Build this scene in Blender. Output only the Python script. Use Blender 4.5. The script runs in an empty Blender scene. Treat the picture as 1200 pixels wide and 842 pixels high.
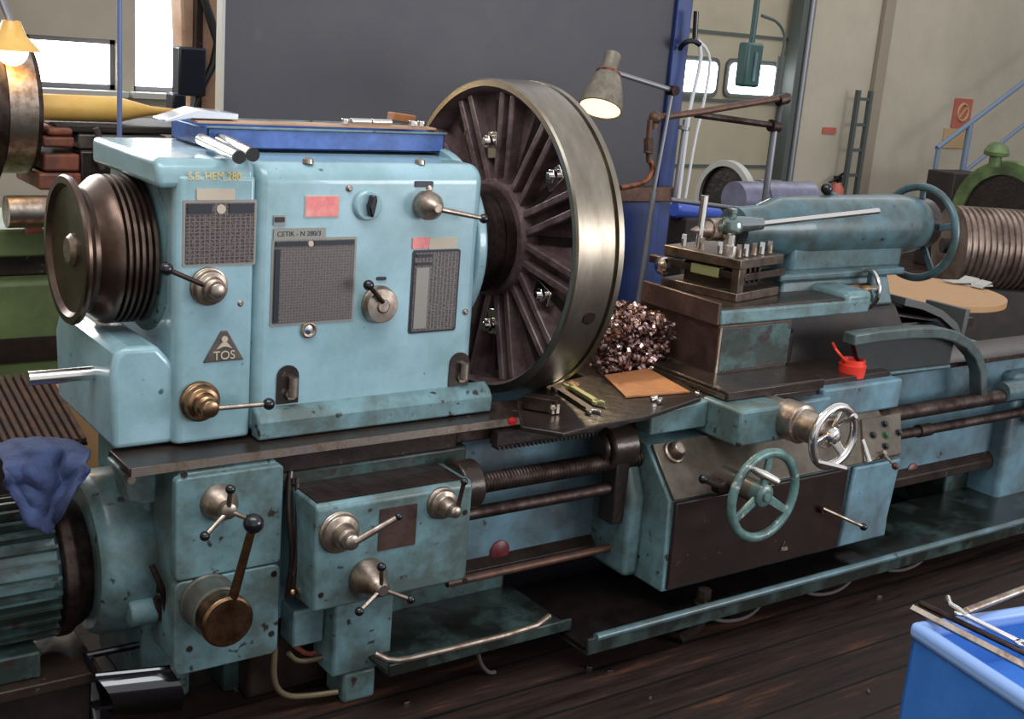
import bpy, bmesh, math, random
from mathutils import Vector, Matrix
R = math.radians; PI = math.pi
random.seed(7)
scn = bpy.context.scene
COL = scn.collection

# ------------------------------------------------------------------ camera
AX = Vector((2050, -205, 1444)).normalized()
UZ = Vector((460, -5575, -1444)).normalized()
UZ = (UZ - AX * AX.dot(UZ)).normalized()
AY = UZ.cross(AX)
if AY.z < 0: AY = -AY
CAM = Vector((-2.0863, -2.9787, 1.62))
FPX = 1444.0
def P(x, y, X=None, Y=None, Z=None):
    c = Vector((x - 600, y - 421, FPX))
    d = Vector((AX.dot(c), AY.dot(c), UZ.dot(c)))
    if X is not None: t = (X - CAM.x) / d.x
    elif Y is not None: t = (Y - CAM.y) / d.y
    else: t = (Z - CAM.z) / d.z
    return CAM + d * t
cam_d = bpy.data.cameras.new('camera'); cam = bpy.data.objects.new('camera', cam_d); COL.objects.link(cam)
cam_d.sensor_width = 36; cam_d.lens = 36 * FPX / 1200; cam_d.clip_start = .05; cam_d.clip_end = 100
right = Vector((AX.x, AY.x, UZ.x)); down = Vector((AX.y, AY.y, UZ.y)); fwd = Vector((AX.z, AY.z, UZ.z))
M = Matrix((right, -down, -fwd)).transposed().to_4x4(); M.translation = CAM
cam.matrix_world = M
scn.camera = cam

# ------------------------------------------------------------------ materials
def srgb(r, g, b):
    f = lambda c: (c / 12.92 if c <= .04045 else ((c + .055) / 1.055) ** 2.4)
    return (f(r / 255), f(g / 255), f(b / 255), 1)
MATS = {}
def mat(name, col, rough=.5, metal=0, dirt=None, amt=.5, scale=6, chip=None, chip_amt=.62, chip_scale=40, bump=.0, bscale=60, stretch=None, spec=.5, emit=None, estr=0, coat=0, rvar=0):
    m = bpy.data.materials.new(name); m.use_nodes = True
    nt = m.node_tree; N = nt.nodes; L = nt.links
    b = N['Principled BSDF']
    b.inputs['Roughness'].default_value = rough; b.inputs['Metallic'].default_value = metal
    b.inputs['Specular IOR Level'].default_value = spec
    b.inputs['Coat Weight'].default_value = coat
    b.inputs['Base Color'].default_value = col
    if emit: b.inputs['Emission Color'].default_value = emit; b.inputs['Emission Strength'].default_value = estr
    geo = N.new('ShaderNodeNewGeometry')
    mp = N.new('ShaderNodeMapping'); L.new(geo.outputs['Position'], mp.inputs['Vector'])
    if stretch: mp.inputs['Scale'].default_value = stretch
    cur = None
    if dirt:
        n = N.new('ShaderNodeTexNoise'); n.inputs['Scale'].default_value = scale; n.inputs['Detail'].default_value = 7; n.inputs['Roughness'].default_value = .65
        L.new(mp.outputs[0], n.inputs['Vector'])
        r = N.new('ShaderNodeValToRGB'); r.color_ramp.elements[0].position = .62 - amt * .5; r.color_ramp.elements[1].position = .82 - amt * .3
        L.new(n.outputs['Fac'], r.inputs['Fac'])
        mx = N.new('ShaderNodeMixRGB'); mx.inputs[1].default_value = col; mx.inputs[2].default_value = dirt
        L.new(r.outputs[0], mx.inputs[0]); cur = mx.outputs[0]
        if rvar:
            mr = N.new('ShaderNodeMapRange'); mr.inputs['To Min'].default_value = rough; mr.inputs['To Max'].default_value = min(1, rough + rvar)
            L.new(r.outputs[0], mr.inputs['Value']); L.new(mr.outputs[0], b.inputs['Roughness'])
    if chip:
        n = N.new('ShaderNodeTexNoise'); n.inputs['Scale'].default_value = chip_scale; n.inputs['Detail'].default_value = 4
        L.new(mp.outputs[0], n.inputs['Vector'])
        r = N.new('ShaderNodeValToRGB'); r.color_ramp.elements[0].position = chip_amt; r.color_ramp.elements[1].position = chip_amt + .05
        L.new(n.outputs['Fac'], r.inputs['Fac'])
        mx = N.new('ShaderNodeMixRGB'); mx.inputs[2].default_value = chip
        if cur: L.new(cur, mx.inputs[1])
        else: mx.inputs[1].default_value = col
        L.new(r.outputs[0], mx.inputs[0]); cur = mx.outputs[0]
    if cur: L.new(cur, b.inputs['Base Color'])
    if bump:
        n = N.new('ShaderNodeTexNoise'); n.inputs['Scale'].default_value = bscale; n.inputs['Detail'].default_value = 3
        L.new(mp.outputs[0], n.inputs['Vector'])
        bp = N.new('ShaderNodeBump'); bp.inputs['Strength'].default_value = bump; bp.inputs['Distance'].default_value = .01
        L.new(n.outputs['Fac'], bp.inputs['Height']); L.new(bp.outputs[0], b.inputs['Normal'])
    MATS[name] = m; return m
BL = mat('blue_paint', srgb(152, 184, 195), .26, dirt=srgb(126, 158, 162), amt=.55, scale=5, chip=srgb(70, 95, 92), chip_amt=.70, chip_scale=28, bump=.12, bscale=9, coat=.5)
BLW = mat('worn_blue_paint', srgb(118, 158, 166), .38, dirt=srgb(80, 94, 90), amt=.75, scale=7, chip=srgb(48, 42, 36), chip_amt=.64, chip_scale=26, bump=.15, bscale=30, coat=.1)
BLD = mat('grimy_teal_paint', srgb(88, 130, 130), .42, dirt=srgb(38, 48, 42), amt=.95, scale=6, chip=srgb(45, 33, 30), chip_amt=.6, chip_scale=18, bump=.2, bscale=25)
BED = mat('bed_blue_paint', srgb(112, 152, 168), .4, dirt=srgb(78, 88, 92), amt=.6, scale=4, chip=srgb(50, 48, 48), chip_amt=.68, chip_scale=20)
TAIL = mat('tailstock_paint', srgb(84, 118, 128), .35, dirt=srgb(62, 76, 74), amt=.7, scale=9, chip=srgb(40, 48, 48), chip_amt=.67, chip_scale=30, coat=.2)
STEEL = mat('steel', srgb(194, 180, 166), .3, 1, dirt=srgb(130, 110, 96), amt=.6, scale=25, rvar=.2)
BRSTEEL = mat('bright_steel', srgb(225, 220, 215), .18, 1)
DSTEEL = mat('dark_steel', srgb(98, 84, 78), .38, .9, dirt=srgb(48, 36, 32), amt=.7, scale=14, rvar=.2)
ROSTEEL = mat('turned_steel', srgb(164, 156, 142), .33, 1, dirt=srgb(124, 112, 98), amt=.5, scale=10, stretch=(1, .3, .3))
BRASS = mat('bronze_oiled_steel', srgb(176, 138, 104), .28, 1, dirt=srgb(104, 78, 58), amt=.6, scale=20)
CAST = mat('dark_casting', srgb(132, 110, 110), .34, .2, dirt=srgb(84, 64, 64), amt=.7, scale=12, bump=.3, bscale=50)
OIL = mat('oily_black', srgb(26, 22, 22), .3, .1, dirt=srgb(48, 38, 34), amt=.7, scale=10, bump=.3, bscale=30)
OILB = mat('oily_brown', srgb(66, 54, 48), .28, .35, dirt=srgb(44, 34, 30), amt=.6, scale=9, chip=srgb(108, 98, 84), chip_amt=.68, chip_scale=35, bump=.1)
APRON = mat('oily_apron_plate', srgb(118, 108, 94), .3, .55, dirt=srgb(80, 72, 62), amt=.6, scale=7, bump=.06)
APDK = mat('oil_soaked_apron_paint', srgb(50, 33, 28), .25, .1, dirt=srgb(30, 20, 18), amt=.6, scale=6, chip=srgb(88, 64, 48), chip_amt=.7, chip_scale=30)
BROWN = mat('brown_oiled_casting', srgb(96, 74, 66), .35, .3, dirt=srgb(60, 44, 40), amt=.6, scale=10, bump=.1)
BLACK = mat('black_plastic', srgb(20, 20, 26), .18, spec=.6)
RUBB = mat('black_rubber', srgb(28, 27, 28), .55)
PLATE = mat('plate_aluminium', srgb(140, 136, 128), .4, .4)
PLDK = mat('plate_dark', srgb(30, 32, 42), .35)
PLGR = mat('plate_grey', srgb(104, 96, 90), .4, .3, dirt=srgb(84, 74, 68), amt=.6, scale=30)
PINK = mat('faded_red_label', srgb(226, 118, 118), .5, dirt=srgb(232, 160, 152), amt=.5, scale=30)
CREAM = mat('cream_label', srgb(190, 176, 156), .5)
YEL = mat('yellow_lettering', srgb(222, 190, 110), .5)
REDP = mat('red_plug', srgb(120, 40, 44), .4, dirt=srgb(80, 34, 36), amt=.5, scale=40)
GUARD = mat('dark_grey_panel', srgb(64, 60, 69), .55, .0, dirt=srgb(46, 42, 48), amt=.75, scale=4, chip=srgb(60, 52, 54), chip_amt=.66, chip_scale=7, bump=.1, bscale=6, rvar=-.1)
BLUEF = mat('royal_blue_paint', srgb(32, 56, 116), .4, dirt=srgb(24, 40, 80), amt=.5, scale=8)
TRAYB = mat('blue_tray', srgb(70, 104, 172), .4, dirt=srgb(44, 74, 132), amt=.5, scale=15)
CABB = mat('tool_cabinet_blue', srgb(66, 126, 205), .38, dirt=srgb(56, 112, 190), amt=.5, scale=10, bump=.05)
CABL = mat('tool_cabinet_lip_highlight', srgb(140, 172, 226), .35)  # paler than the cabinet blue: the lip's highlight put into the colour
FLOORM = mat('oily_floorboards', srgb(58, 42, 36), .32)
WALL = mat('plaster_wall', srgb(176, 167, 150), .85, dirt=srgb(164, 155, 138), amt=.5, scale=1.5, bump=.05, bscale=20)
DOORM = mat('sectional_door', srgb(160, 150, 128), .6, dirt=srgb(150, 140, 120), amt=.5, scale=2)
SEAM = mat('door_seam', srgb(72, 78, 74), .6)
GREYP = mat('grey_pipe', srgb(128, 128, 132), .4, .6)
RUSTP = mat('rusty_pipe', srgb(110, 72, 54), .5, .4, dirt=srgb(70, 54, 46), amt=.6, scale=30)
GREEN = mat('olive_machine_paint', srgb(104, 120, 72), .5, dirt=srgb(78, 88, 54), amt=.6, scale=4, bump=.05)
GREENB = mat('green_wheel_paint', srgb(100, 124, 70), .45, dirt=srgb(58, 68, 42), amt=.6, scale=6)
DARK = mat('dark_iron', srgb(40, 34, 34), .6, .2, dirt=srgb(60, 50, 44), amt=.4, scale=6)  # plain dark iron with lighter brown mottling
YELB = mat('yellow_shaft', srgb(244, 200, 112), .35, .1, dirt=srgb(232, 172, 86), amt=.4, scale=6)  # yellow shaft, with the lamp's warm glow put into its colour
ORAN = mat('orange_paint', srgb(170, 92, 62), .5, dirt=srgb(104, 62, 48), amt=.8, scale=14)
TAN = mat('tan_paint', srgb(188, 152, 124), .5, dirt=srgb(150, 110, 84), amt=.5, scale=5)
WOOD = mat('light_wood', srgb(176, 138, 98), .6, dirt=srgb(176, 130, 86), amt=.5, scale=7, stretch=(1, 6, 1), chip=srgb(150, 108, 72), chip_amt=.68, chip_scale=14)
CARD = mat('brown_board', srgb(178, 118, 70), .6, dirt=srgb(158, 100, 58), amt=.5, scale=20, chip=srgb(120, 76, 48), chip_amt=.68, chip_scale=60)
DUCK = mat('rusty_brown_slat', srgb(84, 52, 32), .8, .0, dirt=srgb(50, 31, 23), amt=.7, scale=20)
RAG = mat('blue_cloth', srgb(54, 68, 106), .9, dirt=srgb(38, 48, 80), amt=.6, scale=18, bump=.3, bscale=90)
REDC = mat('red_plastic', srgb(226, 60, 44), .3)
WHITEC = mat('white_cable', srgb(208, 208, 210), .4)
HOSE = mat('grey_hose', srgb(70, 62, 60), .5)
PURP = mat('bluish_grey_roll', srgb(118, 118, 140), .35, .3, dirt=srgb(96, 92, 112), amt=.5, scale=10)
BLGL = mat('glossy_blue', srgb(70, 96, 190), .2)
RING = mat('pale_ring', srgb(170, 168, 160), .5)
COIL = mat('ribbed_steel_drum', srgb(148, 130, 118), .4, .6, dirt=srgb(88, 70, 62), amt=.6, scale=6)
RAIL = mat('blue_grey_rail', srgb(104, 122, 144), .4)
PEND = mat('dark_green_pendant', srgb(44, 78, 74), .4)
CHIP = mat('metal_swarf', srgb(206, 176, 156), .25, .9, dirt=srgb(136, 108, 112), amt=.7, scale=60)
GLOSSK = mat('glossy_black_plastic', srgb(22, 20, 24), .12, spec=.7, coat=.6)
TUBEG = mat('yellowish_insert', srgb(150, 152, 104), .4, .4)
COPPER = mat('copper_hose', srgb(172, 104, 74), .4, .8, dirt=srgb(92, 64, 52), amt=.6, scale=30)
LAMPM = mat('lamp_shade_enamel', srgb(128, 120, 104), .4, .2, dirt=srgb(100, 88, 74), amt=.5, scale=30)
BULB = mat('lit_bulb', (1, .9, .6, 1), .4, emit=(1, .80, .42, 1), estr=9)
DIFF = mat('lit_lamp_diffuser', (1, .9, .6, 1), .4, emit=(1, .83, .42, 1), estr=2.0)
GLASS = mat('bright_window_pane', (1, 1, 1, 1), .3, emit=(.93, .97, 1, 1), estr=8)
SIGNR = mat('sign_red', srgb(172, 92, 76), .5)
SIGNW = mat('sign_orange', srgb(176, 146, 108), .5)
FLOORC = mat('concrete_floor', srgb(92, 82, 74), .5, dirt=srgb(70, 60, 54), amt=.5, scale=2)

# floor boards: long planks along X
def floor_nodes(m):
    nt = m.node_tree; N = nt.nodes; L = nt.links; b = N['Principled BSDF']
    geo = N.new('ShaderNodeNewGeometry'); sp = N.new('ShaderNodeSeparateXYZ'); L.new(geo.outputs['Position'], sp.inputs[0])
    mp = N.new('ShaderNodeMapping'); mp.inputs['Scale'].default_value = (1.3, 14, 1); L.new(geo.outputs['Position'], mp.inputs['Vector'])
    n = N.new('ShaderNodeTexNoise'); n.inputs['Scale'].default_value = 1.6; n.inputs['Detail'].default_value = 8; n.inputs['Roughness'].default_value = .7; L.new(mp.outputs[0], n.inputs['Vector'])
    r = N.new('ShaderNodeValToRGB'); e = r.color_ramp.elements
    e[0].position = .35; e[0].color = srgb(26, 18, 16); e[1].position = .78; e[1].color = srgb(112, 66, 40)  # orange end paints glints as streaks along the boards
    k = e.new(.58); k.color = srgb(48, 33, 27)
    L.new(n.outputs['Fac'], r.inputs['Fac'])
    # plank gaps
    mm = N.new('ShaderNodeMath'); mm.operation = 'MULTIPLY'; mm.inputs[1].default_value = 1 / .14; L.new(sp.outputs['Y'], mm.inputs[0])
    fr = N.new('ShaderNodeMath'); fr.operation = 'FRACT'; L.new(mm.outputs[0], fr.inputs[0])
    lt = N.new('ShaderNodeMath'); lt.operation = 'LESS_THAN'; lt.inputs[1].default_value = .07; L.new(fr.outputs[0], lt.inputs[0])
    mx = N.new('ShaderNodeMixRGB'); mx.inputs[2].default_value = srgb(14, 10, 10); L.new(lt.outputs[0], mx.inputs[0]); L.new(r.outputs[0], mx.inputs[1])
    L.new(mx.outputs[0], b.inputs['Base Color'])
    rr = N.new('ShaderNodeMapRange'); rr.inputs['From Min'].default_value = .35; rr.inputs['From Max'].default_value = .7
    rr.inputs['To Min'].default_value = .45; rr.inputs['To Max'].default_value = .85; L.new(n.outputs['Fac'], rr.inputs['Value']); L.new(rr.outputs[0], b.inputs['Roughness'])
    b.inputs['Specular IOR Level'].default_value = .25
floor_nodes(FLOORM)

# printed table on a plate: rows and columns of small dark marks (print on the plate itself)
def table_mat(name, base, ink, cw, rh, gap=.35):
    m = bpy.data.materials.new(name); m.use_nodes = True; nt = m.node_tree; N = nt.nodes; L = nt.links; b = N['Principled BSDF']
    b.inputs['Roughness'].default_value = .4; b.inputs['Metallic'].default_value = .3
    geo = N.new('ShaderNodeNewGeometry'); sp = N.new('ShaderNodeSeparateXYZ'); L.new(geo.outputs['Position'], sp.inputs[0])
    def cell(out, w):
        a = N.new('ShaderNodeMath'); a.operation = 'MULTIPLY'; a.inputs[1].default_value = 1 / w; L.new(out, a.inputs[0])
        f = N.new('ShaderNodeMath'); f.operation = 'FRACT'; L.new(a.outputs[0], f.inputs[0])
        g = N.new('ShaderNodeMath'); g.operation = 'GREATER_THAN'; g.inputs[1].default_value = gap; L.new(f.outputs[0], g.inputs[0]); return g.outputs[0]
    c1 = cell(sp.outputs['X'], cw); c2 = cell(sp.outputs['Z'], rh)
    mu = N.new('ShaderNodeMath'); mu.operation = 'MULTIPLY'; L.new(c1, mu.inputs[0]); L.new(c2, mu.inputs[1])
    n = N.new('ShaderNodeTexNoise'); n.inputs['Scale'].default_value = 240; L.new(geo.outputs['Position'], n.inputs['Vector'])
    g = N.new('ShaderNodeMath'); g.operation = 'GREATER_THAN'; g.inputs[1].default_value = .45; L.new(n.outputs['Fac'], g.inputs[0])
    m2 = N.new('ShaderNodeMath'); m2.operation = 'MULTIPLY'; L.new(mu.outputs[0], m2.inputs[0]); L.new(g.outputs[0], m2.inputs[1])
    mx = N.new('ShaderNodeMixRGB'); mx.inputs[1].default_value = base; mx.inputs[2].default_value = ink; L.new(m2.outputs[0], mx.inputs[0])
    L.new(mx.outputs[0], b.inputs['Base Color']); return m
TAB1 = table_mat('gear_table_print', srgb(108, 96, 90), srgb(52, 46, 52), .0125, .0085, .25)
TAB2 = table_mat('thread_table_print', srgb(106, 98, 94), srgb(78, 70, 70), .008, .007)
TAB3 = table_mat('feed_table_print', srgb(112, 104, 100), srgb(46, 42, 46), .011, .004, .3)

# ------------------------------------------------------------------ mesh helpers
class MB:
    def __init__(s): s.bm = bmesh.new()
    def poly(s, pts, faces):
        v = [s.bm.verts.new(p) for p in pts]
        for f in faces:
            try: s.bm.faces.new([v[i] for i in f])
            except ValueError: pass
        return s
    def hexa(s, p): # p: 8 pts bottom 0-3 ccw, top 4-7
        return s.poly(p, [(0, 3, 2, 1), (4, 5, 6, 7), (0, 1, 5, 4), (1, 2, 6, 5), (2, 3, 7, 6), (3, 0, 4, 7)])
    def box(s, x0, x1, y0, y1, z0, z1):
        return s.hexa([(x0, y0, z0), (x1, y0, z0), (x1, y1, z0), (x0, y1, z0), (x0, y0, z1), (x1, y0, z1), (x1, y1, z1), (x0, y1, z1)])
    def obox(s, c, u, v, w, a, b, d): # oriented box, half sizes a b d along unit u v w
        c = Vector(c); u = Vector(u).normalized() * a; v = Vector(v).normalized() * b; w = Vector(w).normalized() * d
        return s.hexa([c - u - v - w, c + u - v - w, c + u + v - w, c - u + v - w, c - u - v + w, c + u - v + w, c + u + v + w, c - u + v + w])
    def prism(s, poly, axis, a, b):
        n = len(poly)
        def mk(p, t):
            if axis == 'x': return (t, p[0], p[1])
            if axis == 'y': return (p[0], t, p[1])
            return (p[0], p[1], t)
        pts = [mk(p, a) for p in poly] + [mk(p, b) for p in poly]
        return s.poly(pts, [tuple(range(n))[::-1], tuple(range(n, 2 * n))] + [(i, (i + 1) % n, n + (i + 1) % n, n + i) for i in range(n)])
    def rev(s, o, ax, prof, seg=40, cap=True): # prof: (h, r) along axis
        o = Vector(o); ax = Vector(ax).normalized(); t = Vector((0, 0, 1)) if abs(ax.z) < .9 else Vector((1, 0, 0))
        u = ax.cross(t).normalized(); w = ax.cross(u)
        rings = []
        for h, r in prof:
            rings.append([s.bm.verts.new(o + ax * h + (u * math.cos(2 * PI * i / seg) + w * math.sin(2 * PI * i / seg)) * max(r, 1e-4)) for i in range(seg)])
        for a, b in zip(rings, rings[1:]):
            for i in range(seg): s.bm.faces.new((a[i], a[(i + 1) % seg], b[(i + 1) % seg], b[i]))
        if cap: s.bm.faces.new(rings[0][::-1]); s.bm.faces.new(rings[-1])
        return s
    def cyl(s, p0, p1, r0, r1=None, seg=24):
        p0 = Vector(p0); p1 = Vector(p1); r1 = r0 if r1 is None else r1
        return s.rev(p0, p1 - p0, [(0, r0), ((p1 - p0).length, r1)], seg)
    def sph(s, c, r, seg=20, sx=1):
        return s.rev(c, (0, 0, 1), [(-r * math.cos(PI * i / 12) * sx, r * math.sin(PI * i / 12)) for i in range(13)], seg)
    def torus(s, c, n, Rr, r, seg=64, ms=10, squash=1):
        c = Vector(c); n = Vector(n).normalized(); t = Vector((0, 0, 1)) if abs(n.z) < .9 else Vector((1, 0, 0))
        u = n.cross(t).normalized(); w = n.cross(u); g = []
        for i in range(seg):
            d = u * math.cos(2 * PI * i / seg) + w * math.sin(2 * PI * i / seg)
            g.append([s.bm.verts.new(c + d * (Rr + r * math.cos(2 * PI * j / ms)) + n * (r * squash * math.sin(2 * PI * j / ms))) for j in range(ms)])
        for i in range(seg):
            for j in range(ms): s.bm.faces.new((g[i][j], g[(i + 1) % seg][j], g[(i + 1) % seg][(j + 1) % ms], g[i][(j + 1) % ms]))
        return s
    def tube(s, pts, r, seg=10, smooth=0):
        pts = [Vector(p) for p in pts]
        for _ in range(smooth):
            q = [pts[0]]
            for a, b in zip(pts, pts[1:]): q += [a * .75 + b * .25, a * .25 + b * .75]
            pts = q + [pts[-1]]
        rings = []; up = None
        for i, p in enumerate(pts):
            d = (pts[min(i + 1, len(pts) - 1)] - pts[max(i - 1, 0)]).normalized()
            if up is None: up = d.orthogonal().normalized()
            u = (up - d * up.dot(d)).normalized(); up = u; w = d.cross(u)
            rr = r[i] if isinstance(r, list) else r
            rings.append([s.bm.verts.new(p + (u * math.cos(2 * PI * k / seg) + w * math.sin(2 * PI * k / seg)) * rr) for k in range(seg)])
        for a, b in zip(rings, rings[1:]):
            for k in range(seg): s.bm.faces.new((a[k], a[(k + 1) % seg], b[(k + 1) % seg], b[k]))
        s.bm.faces.new(rings[0][::-1]); s.bm.faces.new(rings[-1]); return s
    def sheet(s, path, y0, y1, t): # bent sheet: path in XZ, spans y0..y1
        pts = [Vector((p[0], 0, p[1])) for p in path]; a = []; b = []
        for i, p in enumerate(pts):
            d = (pts[min(i + 1, len(pts) - 1)] - pts[max(i - 1, 0)]).normalized(); n = Vector((-d.z, 0, d.x))
            a.append(p); b.append(p - n * t)
        poly = [(p.x, p.z) for p in a] + [(p.x, p.z) for p in b[::-1]]
        n = len(a); N2 = len(poly)
        V = [s.bm.verts.new((p[0], y0, p[1])) for p in poly]; W = [s.bm.verts.new((p[0], y1, p[1])) for p in poly]
        for i in range(N2): s.bm.faces.new((V[i], V[(i + 1) % N2], W[(i + 1) % N2], W[i]))
        for i in range(n - 1):
            s.bm.faces.new((V[i + 1], V[i], V[N2 - 1 - i], V[N2 - 2 - i])); s.bm.faces.new((W[i], W[i + 1], W[N2 - 2 - i], W[N2 - 1 - i]))
        return s
WO = {}
def empty(name, loc, label, cat, group=None):
    o = bpy.data.objects.new(name, None); COL.objects.link(o); o.empty_display_size = .1
    o.location = Vector(loc); WO[o] = Vector(loc); tag(o, label, cat, group); return o
def tag(o, label=None, cat=None, group=None, kind=None):
    if label: o['label'] = label
    if cat: o['category'] = cat
    if group: o['group'] = group
    if kind: o['kind'] = kind
    return o
def obj(name, mb, m, parent=None, bevel=0, seg=2, ang=35, label=None):
    bm = mb.bm; bmesh.ops.recalc_face_normals(bm, faces=bm.faces)
    xs = [v.co for v in bm.verts]
    c = Vector([(min(p[i] for p in xs) + max(p[i] for p in xs)) / 2 for i in range(3)])
    for v in bm.verts: v.co -= c
    me = bpy.data.meshes.new(name); bm.to_mesh(me); bm.free()
    me.materials.append(m)
    for p in me.polygons: p.use_smooth = True
    me.set_sharp_from_angle(angle=R(ang))
    o = bpy.data.objects.new(name, me); COL.objects.link(o)
    WO[o] = c
    if parent: o.parent = parent; o.location = c - WO[parent]
    else: o.location = c
    if bevel:
        md = o.modifiers.new('bevel', 'BEVEL'); md.width = bevel; md.segments = seg; md.limit_method = 'ANGLE'; md.angle_limit = R(40); md.harden_normals = False
    if label: o['label'] = label
    return o
def text(name, s, loc, size, m, parent, rx=90, ext=.0008, label=None, xs=1):
    cu = bpy.data.curves.new('t', 'FONT'); cu.body = s; cu.size = size; cu.extrude = ext; cu.align_x = 'CENTER'; cu.align_y = 'CENTER'
    t = bpy.data.objects.new('t', cu); COL.objects.link(t)
    bpy.context.view_layer.update()
    me = bpy.data.meshes.new_from_object(t.evaluated_get(bpy.context.evaluated_depsgraph_get()))
    bpy.data.objects.remove(t)
    rot = Matrix.Rotation(R(rx), 4, 'X') @ Matrix.Diagonal((xs, 1, 1, 1)); me.transform(rot); me.materials.clear(); me.materials.append(m)
    o = bpy.data.objects.new(name, me); COL.objects.link(o); WO[o] = Vector(loc); o.parent = parent; o.location = Vector(loc) - WO[parent]
    if label: o['label'] = label
    return o
def rrect(cx, cz, w, h, r, n=5):
    out = []
    for (sx, sz, a0) in ((1, 1, 0), (-1, 1, 90), (-1, -1, 180), (1, -1, 270)):
        for i in range(n + 1):
            a = R(a0 + 90 * i / n); out.append((cx + sx * (w / 2 - r) + r * math.cos(a), cz + sz * (h / 2 - r) + r * math.sin(a)))
    return out
FL = -.12

# ================================================================== the setting
def struct(name, mb, m, bevel=0, parent=None):
    o = obj(name, mb, m, parent, bevel); 
    if not parent: o['kind'] = 'structure'
    return o
struct('floor', MB().box(-5, 14, -5, 5.2, FL - .05, FL), FLOORM)
YW = 5.0
# back wall with two window openings at the left and the sectional door opening
wx = [P(31, 60, Y=YW).x, P(138, 60, Y=YW).x, P(157, 60, Y=YW).x, P(262, 60, Y=YW).x]
wz0 = P(90, 104, Y=YW).z; wz1 = P(90, 44, Y=YW).z; wz3 = 2.4
w0b = P(180, 108, Y=YW).z
dxa, dxb = P(806, 100, Y=YW).x - .4, P(926, 100, Y=YW).x
wb = MB()
wb.box(-5, wx[0], YW, YW + .2, FL, 4.2)
wb.box(wx[0], wx[1], YW, YW + .2, FL, wz0); wb.box(wx[0], wx[1], YW, YW + .2, wz1, 4.2)
wb.box(wx[1], wx[2], YW, YW + .2, FL, 4.2)
wb.box(wx[2], wx[3], YW, YW + .2, FL, w0b); wb.box(wx[2], wx[3], YW, YW + .2, wz3, 4.2)
wb.box(wx[3], dxa, YW, YW + .2, FL, 4.2); wb.box(dxa, dxb, YW, YW + .2, 2.9, 4.2); wb.box(dxb, 14, YW, YW + .2, FL, 4.2)
struct('wall_back', wb, WALL)
struct('wall_left', MB().box(-5.2, -5, -5, 5.2, FL, 4.2), WALL)
struct('wall_right', MB().box(14, 14.2, -5, 5.2, FL, 4.2), WALL)
def window(n, x0, x1, z0, z1, bars):
    w = struct('window_%d' % n, MB().box(x0, x1, YW + .12, YW + .13, z0, z1), GLASS)
    f = MB()
    for a, b, c, d in ((x0, x0 + .03, z0, z1), (x1 - .03, x1, z0, z1), (x0, x1, z0, z0 + .03), (x0, x1, z1 - .03, z1)): f.box(a, b, YW + .06, YW + .12, c, d)
    for xb in bars: f.box(xb - .015, xb + .015, YW + .06, YW + .12, z0, z1)
    obj('window_frame', f, GREYP, w)
    obj('window_sill', MB().box(x0 - .04, x1 + .04, YW - .1, YW + .06, z0 - .04, z0), RING, w, .005)
window(1, wx[0], wx[1], wz0, wz1, [])
window(2, wx[2], wx[3], w0b, wz3, [])
# sectional door with rounded windows
door = MB(); zs = [P(870, 41, Y=YW).z, P(860, 117, Y=YW).z, P(850, 195, Y=YW).z]
dz = (zs[0] - zs[2]) / 2
z = zs[2] - dz * 2; rows = []
while z < 2.9: rows.append(z); z += dz
d1 = struct('door_1', MB().box(dxa, dxb, YW + .03, YW + .07, FL, 2.9), DOORM)
for i, z in enumerate(rows):
    obj('panel_seam', MB().box(dxa, dxb, YW + .015, YW + .03, z - .014, z + .014), SEAM, d1)
c1 = P(809, 89, Y=YW + .02); c2 = P(880, 93, Y=YW + .02)
for c in (c1, c2):
    fr = obj('door_window_frame', MB().prism(rrect(c.x, c.z, .66, .34, .07), 'y', YW + .005, YW + .03), BLUEF if 0 else SEAM, d1)
    obj('pane', MB().prism(rrect(c.x, c.z, .58, .26, .05), 'y', YW - .005, YW + .006), GLASS, fr)
# door guide rail and post
t1 = MB(); xr = P(934, 60, Y=YW - .1).x
t1.box(xr - .05, xr + .02, YW - .16, YW - .02, FL, 3.2); struct('trim_1', t1, SEAM, .006)
struct('trim_2', MB().cyl((xr + .1, YW - .12, FL), (xr + .1, YW - .12, 3.2), .035), GREYP)
xc = P(1030, 100, Y=YW - .05).x
struct('trim_3', MB().box(xc - .07, xc + .07, YW - .06, YW, FL, 4.2), mat('shaded_trim', srgb(140, 128, 112), .8), .01)

# wall ladder track
xl = P(1007, 150, Y=YW - .15).x; lz = P(1012, 106, Y=YW - .15).z
wt = MB()
for dx in (-.09, .09): wt.box(xl + dx - .02, xl + dx + .02, YW - .17, YW - .13, FL, lz)
z = lz - .08
while z > FL: wt.box(xl - .09, xl + .09, YW - .16, YW - .14, z - .015, z + .015); z -= .24
o = obj('cable_ladder', wt, SEAM); tag(o, 'narrow dark upright cable ladder on the plaster wall beside the vertical pipe', 'cable ladder')
a = P(972, 153, Y=YW - .01)
o = obj('small_wall_sign', MB().prism(rrect(a.x, a.z, .19, .06, .01), 'y', YW - .012, YW), SIGNR); tag(o, 'small red rectangular sign on the pale wall left of the cable ladder', 'sign')
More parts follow.
